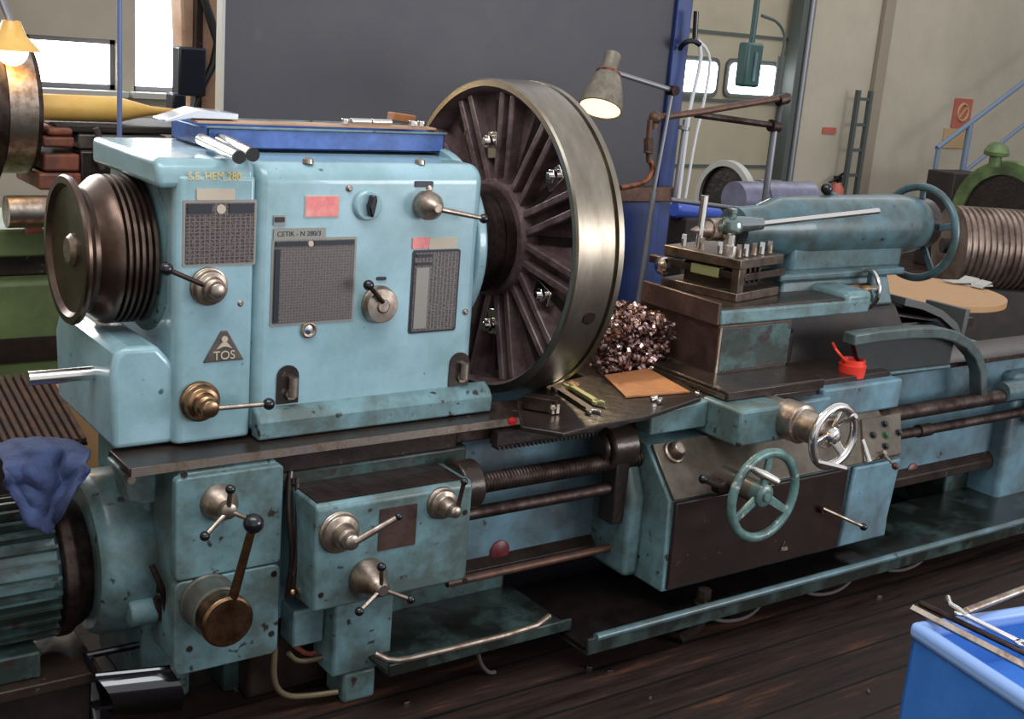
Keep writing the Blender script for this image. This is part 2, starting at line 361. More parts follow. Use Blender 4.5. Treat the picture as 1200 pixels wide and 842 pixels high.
# prohibition sign
a = P(1127, 135, Y=YW - .01)
sg = empty('prohibition_sign', (a.x, YW, a.z), 'red notice with a circle on the wall behind the stair rail', 'sign')
obj('sign_board', MB().prism(rrect(a.x, a.z + .02, .3, .30, .01), 'y', YW - .015, YW), SIGNR, sg)
obj('prohibition_ring', MB().torus((a.x, YW - .02, a.z + .03), (0, 1, 0), .085, .013, 32, 6).obox((a.x, YW - .02, a.z + .03), (1, 0, 1), (0, 1, 0), (-1, 0, 1), .085, .006, .01), SIGNW, sg)
a = P(1121, 162, Y=YW - .01)
o = obj('notice_board', MB().prism(rrect(a.x, a.z, .46, .2, .01), 'y', YW - .014, YW), SIGNW); tag(o, 'pale orange notice just below the red circle sign', 'sign')
# extinguisher
a = P(980, 222, Y=4.9)
fe = empty('fire_extinguisher', (a.x, 4.9, a.z - .3), 'small red fire extinguisher with black head by the far wall', 'fire extinguisher')
obj('cylinder_body', MB().rev((a.x, 4.9, a.z - .25), (0, 0, 1), [(0, .06), (.02, .075), (.26, .075), (.31, .04), (.33, .025)], 24), SIGNR, fe)
obj('valve_head', MB().box(a.x - .03, a.x + .03, 4.87, 4.93, a.z + .07, a.z + .13).tube([(a.x, 4.9, a.z + .12), (a.x + .08, 4.9, a.z + .16)], .012).tube([(a.x - .02, 4.9, a.z + .1), (a.x - .14, 4.9, a.z + .06), (a.x - .13, 4.9, a.z - .15)], .012, smooth=1), BLACK, fe)
obj('wall_bracket', MB().box(a.x - .05, a.x + .05, 4.95, YW, a.z - .1, a.z - .05), SEAM, fe)

# ================================================================== dark guard panel
YG = 1.3
gx0 = P(262, 60, Y=YG).x; gx1 = P(806, 30, Y=YG).x; gz = P(760, 226, Y=YG).z
gp = empty('machine_guard', (.8, YG, FL), 'tall dark grey sheet guard edged in royal blue behind the lathe', 'machine guard')
obj('grey_panel', MB().box(gx0, gx1 - .09, YG, YG + .03, .3, 2.3), GUARD, gp, .004)
obj('blue_post', MB().box(gx1 - .09, gx1, YG - .02, YG + .06, FL, 2.3), BLUEF, gp, .004)
obj('edge_strip', MB().box(gx0 - .012, gx0, YG - .01, YG + .04, FL, 2.3), RING, gp)
zb = P(745, 352, Y=YG - .03).z
obj('blue_lower_panel', MB().box(gx0, gx1 - .09, YG - .05, YG - .001, FL + .02, gz - .03), BLUEF, gp, .006)
obj('brown_rail', MB().box(gx0 + .6, gx1, YG - .07, YG - .03, gz - .03, gz + .035), RUSTP, gp, .004)

# ================================================================== LATHE
lathe = empty('lathe', (0, 0, FL), 'large light blue metal turning lathe with big faceplate running across the whole picture', 'lathe')
YF = -.25
# --- headstock casting
def hs_prof(yf, zb, zt, yb, r):
    pts = [(yb, zb), (yf, zb), (yf, zt - r)]
    for i in range(1, 8):
        a = R(180 - 90 * i / 8); pts.append((yf + r + r * math.cos(a), zt - r + r * math.sin(a)))
    pts += [(yf + r, zt), (yb, zt)]
    return pts
ZT = 1.292
hb = MB().prism(hs_prof(YF, .615, ZT, .25, .05), 'x', -.868, -.215)
headstock = obj('headstock', hb, BL, lathe, .028, 5)
hl = MB().prism([(-1.058, .25), (-1.058, -.19), (-1.066, -.20), (-1.068, -.238), (-1.055, -.254), (-.872, -.254), (-.872, .25)], 'z', .615, ZT - .03)
hgear = obj('headstock_gear_case', hl, BL, lathe, .022, 4)
obj('gear_case_lid', MB().prism(hs_prof(-.248, ZT - .06, ZT + .006, .23, .035), 'x', -1.11, -.872), BL, hgear, .014, 4)
0 and obj('gear_case_flange', MB().prism(hs_prof(-.19, .62, ZT - .06, .25, .09), 'x', -1.16, -1.10), BL, hgear, .02, 4)
# foot flange of headstock
obj('headstock_foot', MB().prism([(YF + .01, .61), (YF - .035, .61), (YF - .035, .655), (YF - .02, .675), (YF + .01, .69)], 'x', -.862, -.16), BLW, headstock, .006)
obj('lower_gear_cover', MB().prism([(-1.205, .615), (-1.05, .615), (-1.05, .80), (-1.075, .83), (-1.10, .86), (-1.18, .862), (-1.20, .845), (-1.21, .80)], 'y', -.235, .22), BL, hgear, .014, 4)
# spindle boss on the right of the headstock
obj('spindle_boss', MB().rev((-.225, 0, 1.05), (1, 0, 0), [(0, .262), (.025, .262), (.035, .25)], 64), BL, headstock, .004)
obj('spindle_nose', MB().rev((-.19, 0, 1.05), (1, 0, 0), [(0, .19), (.02, .19), (.03, .165), (.09, .16), (.09, .15), (.13, .15), (.13, .158), (.16, .158), (.16, .15), (.24, .15)], 56), DSTEEL, headstock)
# bolt pockets (dark arches, the recess shade put into their colour)
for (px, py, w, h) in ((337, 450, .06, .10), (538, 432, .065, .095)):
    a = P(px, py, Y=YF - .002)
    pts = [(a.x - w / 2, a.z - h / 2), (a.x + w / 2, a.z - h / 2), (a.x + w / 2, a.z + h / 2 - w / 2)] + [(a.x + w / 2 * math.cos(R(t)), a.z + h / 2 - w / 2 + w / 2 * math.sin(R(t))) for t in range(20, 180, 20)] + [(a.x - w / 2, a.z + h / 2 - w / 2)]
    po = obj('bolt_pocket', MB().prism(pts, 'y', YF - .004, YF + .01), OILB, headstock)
    obj('clamp_bolt', MB().cyl((a.x + .008, YF - .005, a.z - h / 2 + .025), (a.x + .008, YF - .012, a.z - h / 2 + .025), .016, seg=6).cyl((a.x + .01, YF - .014, a.z - h / 2 + .02), (a.x + .01, YF - .014, a.z + h / 2 - .03), .012), STEEL, headstock)
# plates on the headstock
def plate(name, x0, y0, x1, y1, m, t=.004, Y=YF, parent=headstock, frame=None, fw=.006, r=.003):
    a = P((x0 + x1) / 2, y0, Y=Y); b = P((x0 + x1) / 2, y1, Y=Y); l = P(x0, (y0 + y1) / 2, Y=Y); q = P(x1, (y0 + y1) / 2, Y=Y)
    if frame:
        obj('plate_frame', MB().prism(rrect((l.x + q.x) / 2, (a.z + b.z) / 2, q.x - l.x + fw * 2, a.z - b.z + fw * 2, r), 'y', Y - t * .6, Y + .004), frame, parent)
    return obj(name, MB().prism(rrect((l.x + q.x) / 2, (a.z + b.z) / 2, q.x - l.x, a.z - b.z, r), 'y', Y - t, Y + .004), m, parent), (l.x, q.x, b.z, a.z)
pl, bb = plate('gear_table_plate', 217, 237, 297, 308, TAB1, frame=PLATE, parent=hgear, Y=YF - .004)
x0, x1, z0, z1 = bb
w = x1 - x0
obj('plate_header', MB().box(x0 + .003, x0 + w * .37, YF - .0105, YF - .006, z1 - .026, z1 - .003).box(x0 + w * .62, x1 - .003, YF - .0105, YF - .006, z1 - .026, z1 - .003), PLDK, hgear)
obj('plate_emblem', MB().cyl((x0 + w * .5, YF - .006, z1 - .015), (x0 + w * .5, YF - .0105, z1 - .015), .011), CREAM, hgear)
plate('name_plate', 230, 221, 275, 234, CREAM, parent=hgear, Y=YF - .004)
for i, zz in enumerate((.004, -.003)):
    pass
a = P(252, 206.5, Y=YF - .004)
text('painted_lettering', 'S.E. HEM 280', (a.x, YF - .0045, a.z), .027, YEL, hgear, label='faded yellow lettering', xs=.88)
pl, bb = plate('thread_table_plate', 320, 281, 413, 376, TAB2, frame=PLATE)
x0, x1, z0, z1 = bb
obj('plate_header', MB().box(x0 + .002, x0 + .085, YF - .007, YF - .004, z1 - .013, z1 - .002).box(x0 + .105, x1 - .003, YF - .007, YF - .004, z1 - .013, z1 - .002), PLDK, headstock)
obj('plate_side_band', MB().box(x0 + .001, x0 + .014, YF - .007, YF - .004, z0 + .004, z1 - .02), PLDK, headstock)
obj('plate_emblem', MB().cyl((x0 + .095, YF - .004, z1 - .008), (x0 + .095, YF - .0075, z1 - .008), .007), CREAM, headstock)
pl, bb = plate('size_plate', 320, 252, 334, 264, PLATE); plate('size_plate_print', 321.5, 254, 333, 260, PLDK, Y=YF - .002)
pl, bb = plate('model_plate', 320, 267, 381, 280, PLATE)
a = P(350, 273.5, Y=YF)
text('plate_lettering', 'CETIK - N 280/3', (a.x, YF - .0045, a.z), .017, PLDK, headstock, ext=.0004)
plate('red_label', 358, 230, 396, 253, PINK, frame=CREAM, fw=.003)
plate('symbol_plate', 486, 212, 507, 219, PLDK)
plate('pink_label', 483, 278, 502, 291, PINK); plate('cream_label', 502.3, 278, 535, 291, CREAM)
pl, bb = plate('feed_table_plate', 483, 295, 534, 386, TAB3, frame=PLDK, r=.008)
x0, x1, z0, z1 = bb
obj('plate_blank_column', MB().box(x0 + .006, x0 + .045, YF - .007, YF - .004, z0 + .008, z1 - .04), PLATE, headstock)
obj('plate_header', MB().box(x0 + .004, x0 + .052, YF - .0072, YF - .004, z1 - .012, z1 - .004).box(x0 + .004, x0 + .052, YF - .0072, YF - .004, z1 - .034, z1 - .026), PLDK, headstock)
plate('small_oval_plate', 441, 324, 452, 328, PLDK, r=.004)
# maker's triangle
a = P(262, 406, Y=YF - .004)
tr = obj('maker_badge', MB().prism([(a.x - .052, a.z - .036), (a.x + .052, a.z - .036), (a.x + .008, a.z + .040), (a.x - .008, a.z + .040)], 'y', YF - .008, YF), PLGR, hgear, .003)
obj('badge_figure', MB().cyl((a.x, YF - .008, a.z + .02), (a.x, YF - .011, a.z + .02), .008).prism([(a.x - .02, a.z - .004), (a.x - .006, a.z + .012), (a.x + .006, a.z + .012), (a.x + .02, a.z - .004), (a.x + .004, a.z + .002), (a.x - .004, a.z + .002)], 'y', YF - .011, YF - .007), CREAM, tr)
text('badge_lettering', 'TOS', (a.x, YF - .009, a.z - .021), .03, CREAM, tr, ext=.001)
# drain plug, screws, oil sight
a = P(361, 386, Y=YF)
sg = obj('oil_sight_ring', MB().torus((a.x, YF - .004, a.z), (0, 1, 0), .017, .005, 28, 8), STEEL, headstock)
obj('oil_sight_glass', MB().rev((a.x, YF + .002, a.z), (0, -1, 0), [(0, .015), (.006, .013), (.008, .0)], 24), BRSTEEL, sg)
a = P(430, 240, Y=YF)
dl = obj('selector_dial', MB().rev((a.x, YF + .003, a.z), (0, -1, 0), [(0, .040), (.012, .039), (.016, .034)], 40), BL, headstock, .002)
obj('selector_pointer', MB().prism([(a.x - .011, a.z + .002), (a.x - .003, a.z - .028), (a.x + .004, a.z - .026), (a.x + .012, a.z + .014), (a.x + .010, a.z + .028), (a.x - .002, a.z + .028), (a.x - .006, a.z + .012)], 'y', YF - .034, YF - .012), BLACK, dl, .004)
for q in ((281, 355), (545, 365), (410, 200), (505, 190)):
    a = P(*q, Y=YF); obj('cover_screw', MB().rev((a.x, YF + .002, min(a.z, ZT - .06)), (0, -1, 0), [(0, .009), (.006, .008), (.009, .004)], 16), STEEL, headstock)
# eyebolts on top
for q in ((361, 190), (492, 191)):
    a = P(*q, Z=ZT); obj('lid_screw', MB().rev((a.x, a.y, ZT - .002), (0, 0, 1), [(0, .014), (.01, .013), (.014, .006)], 16), STEEL, headstock)
# --- levers on headstock
def hub(name, base, Y, prof, m=STEEL, parent=lathe, d=(0, -1, 0)):
    a = P(base[0], base[1], Y=Y)
    return obj(name, MB().rev((a.x, Y + .004, a.z), d, prof, 40), m, parent, .0015), a
def handle(parent, p0, pxy, Yb, r=.006, ball=.014, mball=BLACK, mr=STEEL, r1=None):
    b = P(pxy[0], pxy[1], Y=Yb); p0 = Vector(p0)
    obj('handle_rod', MB().cyl(p0, p0 + (b - p0) * ((b - p0).length - ball * .7) / (b - p0).length, r, r1 or r), mr, parent)
    obj('ball_knob', MB().sph(b, ball), mball, parent)
KP = [(0, .046), (.012, .046), (.014, .040), (.03, .039), (.034, .028), (.048, .026), (.052, .02), (.066, .018), (.07, .010)]
h, a = hub('shift_lever', (244, 335), YF - .004, KP, STEEL)
handle(h, (a.x - .02, YF - .03, a.z + .008), (195, 315), YF - .055, ball=.016, mr=DSTEEL)
h, a = hub('shift_lever', (443, 356), YF, [(0, .050), (.010, .050), (.014, .047), (.03, .045), (.032, .018), (.036, .016)], STEEL)
handle(h, (a.x - .004, YF - .032, a.z + .012), (432, 334), YF - .05, ball=.014, mr=DSTEEL)
h, a = hub('shift_lever', (496, 239), YF, [(0, .030), (.01, .036), (.03, .038), (.05, .034), (.07, .02), (.08, .012)], STEEL)
handle(h, (a.x + .01, YF - .06, a.z - .004), (567, 256), YF - .065, r=.008, r1=.006, ball=.013)
h, a = hub('shift_lever', (234, 470), YF - .01, [(0, .050), (.01, .050), (.014, .044), (.03, .040), (.034, .03), (.055, .028), (.06, .022), (.075, .021), (.078, .015)], BRASS)
handle(h, (a.x + .02, YF - .07, a.z - .002), (315, 473), YF - .085, r=.006, ball=.015, mr=STEEL)

# --- step pulley at the left
pp = [(.02, .03), (.02, .10), (.012, .15), (0, .160), (0, .176), (.006, .180), (.014, .178), (.02, .168), (.03, .154), (.042, .150), (.05, .156), (.06, .166), (.075, .178), (.082, .180)]
for i in range(5):
    b0 = .085 + i * .0155; pp += [(b0, .181), (b0 + .003, .181), (b0 + .0065, .170), (b0 + .009, .170), (b0 + .0125, .181)]
pp += [(.168, .181), (.17, .14), (.185, .14)]
pulley = obj('drive_pulley', MB().rev((-1.246, 0, 1.05), (1, 0, 0), pp, 72), DSTEEL, lathe, ang=28)
pulley.data.materials.clear(); pulley.data.materials.append(mat('oiled_pulley_iron', srgb(128, 110, 98), .33, .95, dirt=srgb(84, 66, 58), amt=.6, scale=5))
obj('pulley_shaft', MB().rev((-1.24, 0, 1.05), (1, 0, 0), [(0, .03), (.01, .04), (.15, .04)], 30), STEEL, pulley)
obj('bearing_cover', MB().rev((-1.04, 0, 1.05), (-1, 0, 0), [(0, .205), (.02, .205), (.028, .19)], 56), BLW, hgear, .003)

# --- faceplate
RF = .46
fp = MB()
fp.rev((0, 0, 1.05), (1, 0, 0), [(-.045, RF - .022), (-.045, RF - .006), (-.040, RF), (.085, RF), (.088, RF - .012), (.098, RF - .012), (.100, RF), (.118, RF), (.122, RF - .006), (.122, .30), (.118, .06)], 144, cap=False)
fp.rev((0, 0, 1.05), (1, 0, 0), [(-.045, RF - .022), (.03, RF - .028), (.032, .14), (.03, .14)], 144, cap=False)
faceplate = obj('faceplate', fp, ROSTEEL, lathe, ang=30)
obj('faceplate_web', MB().rev((.03, 0, 1.05), (1, 0, 0), [(-.01, .12), (-.01, RF - .03), (.02, RF - .03), (.02, .12)], 96, cap=False), CAST, faceplate)
obj('rim_inner_face', MB().rev((0, 0, 1.05), (1, 0, 0), [(-.044, RF - .024), (-.03, RF - .034), (.06, RF - .04)], 96, cap=False), CAST, faceplate)
obj('faceplate_hub', MB().rev((-.02, 0, 1.05), (1, 0, 0), [(0, .145), (0, .17), (.08, .19), (.08, .1)], 64, cap=False), CAST, faceplate)
for i in range(12):
    t = 2 * PI * i / 12 + .13
    u = Vector((0, math.cos(t), math.sin(t))); n = Vector((0, -math.sin(t), math.cos(t))); C0 = Vector((0, 0, 1.05))
    mb = MB()
    for s in (-1, 1):
        o_ = C0 + n * (.026 * s)
        ri, ro, th = .15, RF - .035, .011
        A = [Vector((-.005, 0, 0)) + o_ + u * ri, Vector((.06, 0, 0)) + o_ + u * ri, Vector((.06, 0, 0)) + o_ + u * ro, Vector((-.03, 0, 0)) + o_ + u * ro]
        mb.hexa([A[0] - n * th, A[1] - n * th, A[2] - n * th, A[3] - n * th, A[0] + n * th, A[1] + n * th, A[2] + n * th, A[3] + n * th])
    obj('rib', mb, CAST, faceplate, .004)
# slots as solid dark strips, their shadow put into the colour
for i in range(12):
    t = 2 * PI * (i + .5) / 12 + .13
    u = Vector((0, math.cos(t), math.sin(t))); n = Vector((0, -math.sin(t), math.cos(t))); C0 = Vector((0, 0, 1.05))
    obj('slot_shade', MB().obox(C0 + u * .30 + Vector((.019, 0, 0)), (1, 0, 0), u, n, .002, .10, .013), OIL, faceplate)
    if i % 2 == 0:
        rr = (.33, .28, .36, .30, .26, .34)[i // 2]
        mb = MB().cyl(C0 + u * rr + Vector((.02, 0, 0)), C0 + u * rr + Vector((-.035, 0, 0)), .011, seg=12).cyl(C0 + u * rr + Vector((-.012, 0, 0)), C0 + u * rr + Vector((-.026, 0, 0)), .021, seg=6).obox(C0 + u * (rr - .01) + Vector((.008, 0, 0)), (1, 0, 0), u, n, .014, .038, .022)
        obj('jaw_clamp', mb, BRSTEEL, faceplate, .002)
a = P(701, 363, Y=-.4)
ang = math.atan2(a.z - 1.05, -.4)
u = Vector((0, math.cos(ang), math.sin(ang)))
obj('square_socket', MB().cyl(Vector((.035, 0, 1.05)) + u * (RF - .01), Vector((.035, 0, 1.05)) + u * (RF + .003), .020, seg=20), DSTEEL, faceplate)

# --- bed
bedp = MB()
bedp.box(-1.02, 2.75, -.27, -.2, .13, .575)
bedp.box(-1.02, 2.75, .2, .27, .13, .575)
bedp.box(-1.02, 2.75, -.27, .27, .1, .14)
bed = obj('bed', bedp, BED, lathe, .008)
obj('bed_way', MB().prism([(-.33, .565), (-.33, .585), (-.30, .6), (-.16, .6), (-.16, .56)], 'x', .3, 2.72), OILB, bed, .003)
obj('bed_way', MB().prism([(.14, .56), (.14, .6), (.3, .6), (.3, .56)], 'x', -1.0, 2.72), OILB, bed, .003)
a0 = P(130, 540, Y=-.36); 
ZB = .607
obj('front_way', MB().prism([(-.345, .585), (-.345, ZB), (-.2, ZB), (-.2, .585)], 'x', -1.205, .35), OILB, bed, .002)
obj('front_way_edge', MB().box(-1.2, .3, -.348, -.344, .5855, .6065), STEEL, bed)
obj('front_way_shade', MB().prism([(-.33, .535), (-.33, .586), (-.26, .586), (-.26, .535)], 'x', -.84, -.30), OILB, bed, .004)  # brown strip below the bar, its shading put into the colour
obj('front_way_ledge', MB().prism([(-.325, .545), (-.325, .586), (-.26, .586), (-.26, .545)], 'x', -.30, .35), DSTEEL, bed, .004)
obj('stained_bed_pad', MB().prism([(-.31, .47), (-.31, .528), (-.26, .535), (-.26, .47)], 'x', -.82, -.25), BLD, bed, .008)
obj('bed_foot', MB().box(-.9, .0, -.2, .3, FL, .12), BLD, bed, .01)
obj('bed_foot', MB().box(.9, 1.4, -.2, .3, FL, .12), BLD, bed, .01)
obj('bed_foot', MB().box(2.2, 2.75, -.2, .3, FL, .12), BLD, bed, .01)
obj('bed_skirt', MB().prism([(-.3, .1), (-.3, .135), (-.27, .16), (-.2, .16), (-.2, .1)], 'x', -.25, 2.7), OILB, bed, .004)
for q in ((585, 645), (1068, 552)):
    a = P(*q, Y=-.27); obj('red_plug', MB().rev((a.x, -.262, a.z), (0, -1, 0), [(0, .034), (.012, .034), (.016, .028), (.017, .0)], 30), REDP, bed, label='dull red round plug')
obj('red_marker', MB().rev(P(600, 493, Y=-.347), (0, -1, 0), [(0, .011), (.006, .011), (.008, .0)], 20), mat('bright_red_cap', srgb(220, 30, 34), .35), bed, label='small bright red cap')
# rack with teeth under the front way
rk = MB().box(-.19, .36, -.365, -.33, .535, .575)
x = -.185
while x < .35: rk.prism([(x, .537), (x + .0035, .522), (x + .0075, .522), (x + .011, .537)], 'y', -.365, -.33); x += .0145
obj('gear_rack', rk, OIL, bed)
# lead screw, feed rod, control rod
ls = []; x = -.36
c = P(640, 553, Y=-.38)
ZLS = c.z; XL0, XL1 = -.36, 2.45
prof = [(0, .029)]; x = 0
while x < .70: prof += [(x, .029), (x + .005, .0265), (x + .006, .0265), (x + .010, .029)]; x += .011
prof += [(XL1 - XL0, .029)]
obj('lead_screw', MB().rev((XL0, -.38, ZLS), (1, 0, 0), prof, 24), DSTEEL, lathe, ang=20)
ZFR = P(640, 585, Y=-.38).z
fr = obj('feed_rod', MB().rev((XL0, -.38, ZFR), (1, 0, 0), [(0, .019), (2.05, .019), (2.05, .024), (2.12, .024), (2.12, .019), (2.8, .019)], 20), BRASS, lathe)
fr.data.materials.clear(); fr.data.materials.append(DSTEEL)
ZCR = P(1120, 603, Y=-.33).z
obj('control_rod', MB().cyl((1.2, -.33, ZCR), (2.6, -.33, ZCR), .014), OIL, lathe)
# right end bracket that carries the screws
eb = obj('end_bracket', MB().box(2.42, 2.56, -.42, -.27, ZFR - .06, ZLS + .05), TAIL, lathe, .012)
obj('bearing_sleeve', MB().cyl((2.18, -.38, ZLS + .015), (2.62, -.38, ZLS + .015), .04), TAIL, eb)
obj('end_leg', MB().box(2.35, 2.75, -.34, .3, FL, .5), BED, lathe, .02)

# --- feed gearbox
GY = -.46
gb = obj('feed_gearbox', MB().prism([(-.262, .205), (GY, .205), (GY, .478), (GY + .012, .49), (-.262, .49)], 'x', -.782, -.325), BLW, lathe, .008, 3)
obj('gearbox_top_cover', MB().box(-.775, -.35, GY + .015, -.27, .488, .4935), OIL, gb)
a = P(516, 585, Y=GY)
a = P(535, 548, Y=-.40); 
obj('bearing_housing', MB().cyl((-.335, -.38, ZLS + .005), (-.27, -.38, ZLS + .005), .068).cyl((-.27, -.38, ZLS + .005), (-.255, -.38, ZLS + .005), .05), OILB, gb, .006)
r_, bb = plate('recess_plate', 444, 593, 487, 641, BROWN, parent=gb, Y=GY, t=.003)
KG = [(0, .062), (.008, .062), (.012, .056), (.022, .054), (.028, .036), (.055, .03), (.06, .024), (.078, .022), (.082, .014)]
KG = [(h_, r_ * .9) for h_, r_ in KG]
h, a = hub('feed_lever', (397, 623), GY, KG, STEEL)
handle(h, (a.x + .008, GY - .07, a.z), (467, 605), GY - .10, r=.010, r1=.0075, ball=.010, mr=STEEL)
h, a = hub('feed_lever', (517, 589), GY, [(k, r_ * .8) for k, r_ in KG], STEEL)
handle(h, (a.x + .012, GY - .06, a.z + .005), (544, 564), GY - .07, r=.006, ball=.010, mr=DSTEEL)
h, a = hub('three_arm_lever', (430, 676), GY, [(0, .050), (.006, .054), (.02, .052), (.05, .030), (.085, .020), (.09, .014)], STEEL)
for q in ((447, 664), (421, 716), (481, 702)): handle(h, (a.x, GY - .075, a.z), q, GY - .10, r=.0055, ball=.0115)
for q in ((376, 697), (545, 680), (545, 600)):
    b_ = P(*q, Y=GY); obj('cover_screw', MB().rev((b_.x, GY + .002, b_.z), (0, -1, 0), [(0, .008), (.004, .007)], 12), DSTEEL, gb)
# bracket and foot under the gearbox
a = P(424, 712, Y=-.40); b_ = P(424, 786, Y=-.40); l = P(391, 750, Y=-.40); r_ = P(459, 750, Y=-.40)
obj('gearbox_bracket', MB().prism([(l.x, b_.z), (l.x, .21), (r_.x, .21), (r_.x, b_.z + .03), (r_.x - .03, b_.z)], 'y', -.40, -.28), BLW, gb, .008)
l = P(403, 800, Y=-.395); r_ = P(440, 800, Y=-.395)
obj('gearbox_foot', MB().prism([(l.x, FL), (l.x, b_.z), (r_.x, b_.z), (r_.x, FL)], 'y', -.395, -.29), BLW, gb, .01)
l = P(340, 730, Y=-.33); r_ = P(376, 730, Y=-.33); t_ = P(355, 710, Y=-.33); b2 = P(355, 752, Y=-.33)
obj('junction_plate', MB().box(l.x, r_.x, -.35, -.27, b2.z, t_.z), BLW, gb, .006)
obj('back_leg', MB().box(-.86, -.62, -.26, -.1, FL, .2), OILB, lathe, .01)

# --- feed drive housing (left end) with lever panel
EY = -.37
x0 = P(206, 600, Y=EY).x; x1 = P(331, 600, Y=EY).x; zt = P(260, 541, Y=EY).z; zb = P(260, 780, Y=EY).z
zm = P(260, 672, Y=EY).z
eh = obj('drive_housing', MB().box(x0 + .01, x1 - .004, EY + .02, -.18, zb + .01, min(zt + .0, .58)), BLW, lathe, .015, 3)
obj('upper_front_cover', MB().prism(rrect((x0 + x1) / 2, (zm + zt - .03) / 2 + .001, x1 - x0, zt - .03 - zm, .012), 'y', EY, EY + .03), BLW, eh, .004)
obj('lower_front_cover', MB().prism(rrect((x0 + x1) / 2, (zm + zb) / 2 - .001, x1 - x0, zm - zb - .003, .02), 'y', EY, EY + .03), BLW, eh, .004)
h, a = hub('three_arm_lever', (256, 588), EY, [(0, .045), (.004, .047), (.03, .040), (.05, .022), (.07, .020), (.074, .012)], STEEL)
for q in ((270, 573), (240, 628), (292, 608)): handle(h, (a.x, EY - .06, a.z), q, EY - .08, r=.006, ball=.012)
h, a = hub('start_lever', (243, 703), EY, [(.08, .061), (.1, .061), (.103, .064), (.13, .064), (.135, .058)], BRASS)
obj('lever_sleeve', MB().rev((a.x, EY + .004, a.z), (0, -1, 0), [(0, .07), (.008, .07), (.012, .066), (.078, .066), (.082, .060)], 40), mat('sleeve_grey_paint', srgb(104, 112, 106), .4, .4, dirt=srgb(84, 80, 72), amt=.6, scale=12), h)
h.data.materials.clear(); h.data.materials.append(BRASS)
handle(h, (a.x + .012, EY - .118, a.z + .045), (297, 613), EY - .15, r=.012, r1=.010, ball=.024, mr=BRASS)
for q in ((222, 760), (318, 742), (321, 672), (216, 556)):
    b_ = P(*q, Y=EY); obj('cover_screw', MB().rev((b_.x, EY + .002, b_.z), (0, -1, 0), [(0, .009), (.004, .008)], 12), DSTEEL, eh)
# column left of housing, rounded hanging bracket
obj('end_column', MB().box(-1.11, -.98, -.17, .2, FL, .60), BLW, lathe, .015)
a = P(157, 545, Y=-.3)
l = P(136, 545, Y=-.28).x; r_ = P(184, 545, Y=-.28).x; zt2 = .59; zb2 = P(160, 592, Y=-.28).z
obj('hanging_bracket', MB().prism([(l, zt2), (r_, zt2), (r_, zb2), (r_ - .03, zb2 - .004), (r_ - .07, zb2 + .012), (l + .02, zb2 + .06)], 'y', -.28, -.2), BLW, lathe, .006)
obj('bracket_bolt', MB().cyl((l + .03, -.30, zt2 - .03), (l + .03, -.28, zt2 - .03), .011, seg=6), STEEL, lathe)

# --- belt drum and motor
ZM = .27
obj('clutch_drum', MB().rev((-1.225, -.02, ZM), (1, 0, 0), [(0, .15), (0, .19), (.012, .205), (.03, .212), (.17, .212), (.18, .205)], 72), BLW, lathe, .004)
a = P(178, 720, Y=-.25)
obj('drum_boss', MB().cyl((a.x - .05, -.22, a.z), (a.x + .02, -.22, a.z), .035), BLW, lathe, .006)
obj('latch_linkage', MB().tube([P(178, 662, Y=-.26), P(190, 690, Y=-.28), P(196, 718, Y=-.27), P(200, 735, Y=-.26)], .008, smooth=1).tube([P(185, 690, Y=-.27), P(200, 690, Y=-.27)], .01).tube([P(183, 700, Y=-.25), P(190, 725, Y=-.25)], .009), DSTEEL, lathe)
motor = obj('motor', MB().rev((-1.95, 0, .25), (1, 0, 0), [(0, .12), (0, .155), (.64, .155), (.66, .14), (.7, .14)], 48), BLW, lathe)
for k in range(30):
    t = 2 * PI * k / 30; u = Vector((0, math.cos(t), math.sin(t))); n = Vector((0, -math.sin(t), math.cos(t)))
    obj('cooling_fin', MB().obox(Vector((-1.62, 0, .25)) + u * .165, (1, 0, 0), u, n, .31, .02, .0045), BLD, motor)
obj('motor_end_bell', MB().rev((-1.30, 0, .25), (1, 0, 0), [(0, .17), (.0, .186), (.03, .186), (.04, .175), (.06, .165), (.08, .15)], 48), DSTEEL, motor, .004)
obj('motor_foot', MB().box(-1.8, -1.36, -.17, .2, .03, .10), BLD, motor, .006)
obj('motor_base_plate', MB().box(-2.1, -1.22, -.2, .32, .0, .03), OILB, lathe, .004)
obj('motor_base_frame', MB().box(-2.05, -1.24, -.18, .28, FL, .0), OIL, lathe, .01)
b_ = P(30, 748, Y=-.2)
obj('terminal_box', MB().box(-1.72, -1.52, -.21, -.14, .17, .26), BLW, motor, .01)

# silver change lever bar at the left end
a = P(118, 436, Y=-.1)
sb = obj('selector_shaft', MB().cyl((-1.36, -.1, a.z), (-1.14, -.1, a.z), .017), BRSTEEL, lathe)
obj('shaft_nut', MB().cyl((-1.2, -.1, a.z), (-1.165, -.1, a.z), .032, seg=6).cyl((-1.165, -.1, a.z), (-1.15, -.1, a.z), .038), TAIL, sb, .002)

# --- chip pan
TZ = .02
pan = MB()
pan.box(.0, 3.0, -.6, -.2, -.03, -.02)
pan.box(.0, 3.0, -.612, -.6, -.03, TZ)
cp = obj('chip_pan', pan, BLD, lathe, .003)
cp.data.materials.clear(); cp.data.materials.append(mat('pan_paint', srgb(84, 110, 106), .3, .0, dirt=srgb(30, 34, 30), amt=1.0, scale=5, rvar=-.1, chip=srgb(30, 26, 24), chip_amt=.6, chip_scale=9))
obj('pan_rim', MB().cyl((.03, -.608, TZ), (3.0, -.608, TZ), .012), TAIL, cp)
obj('pan_oil', MB().box(.0, 1.3, -.598, -.2, -.022, -.008), mat('used_oil', srgb(20, 16, 16), .12, dirt=srgb(34, 26, 24), amt=.5, scale=20), cp)
pan = MB().box(-.58, .02, -.50, -.2, .0, .01).box(-.58, .02, -.51, -.5, .0, .035)
p2 = obj('left_chip_pan', pan, cp.data.materials[0], lathe, .003)
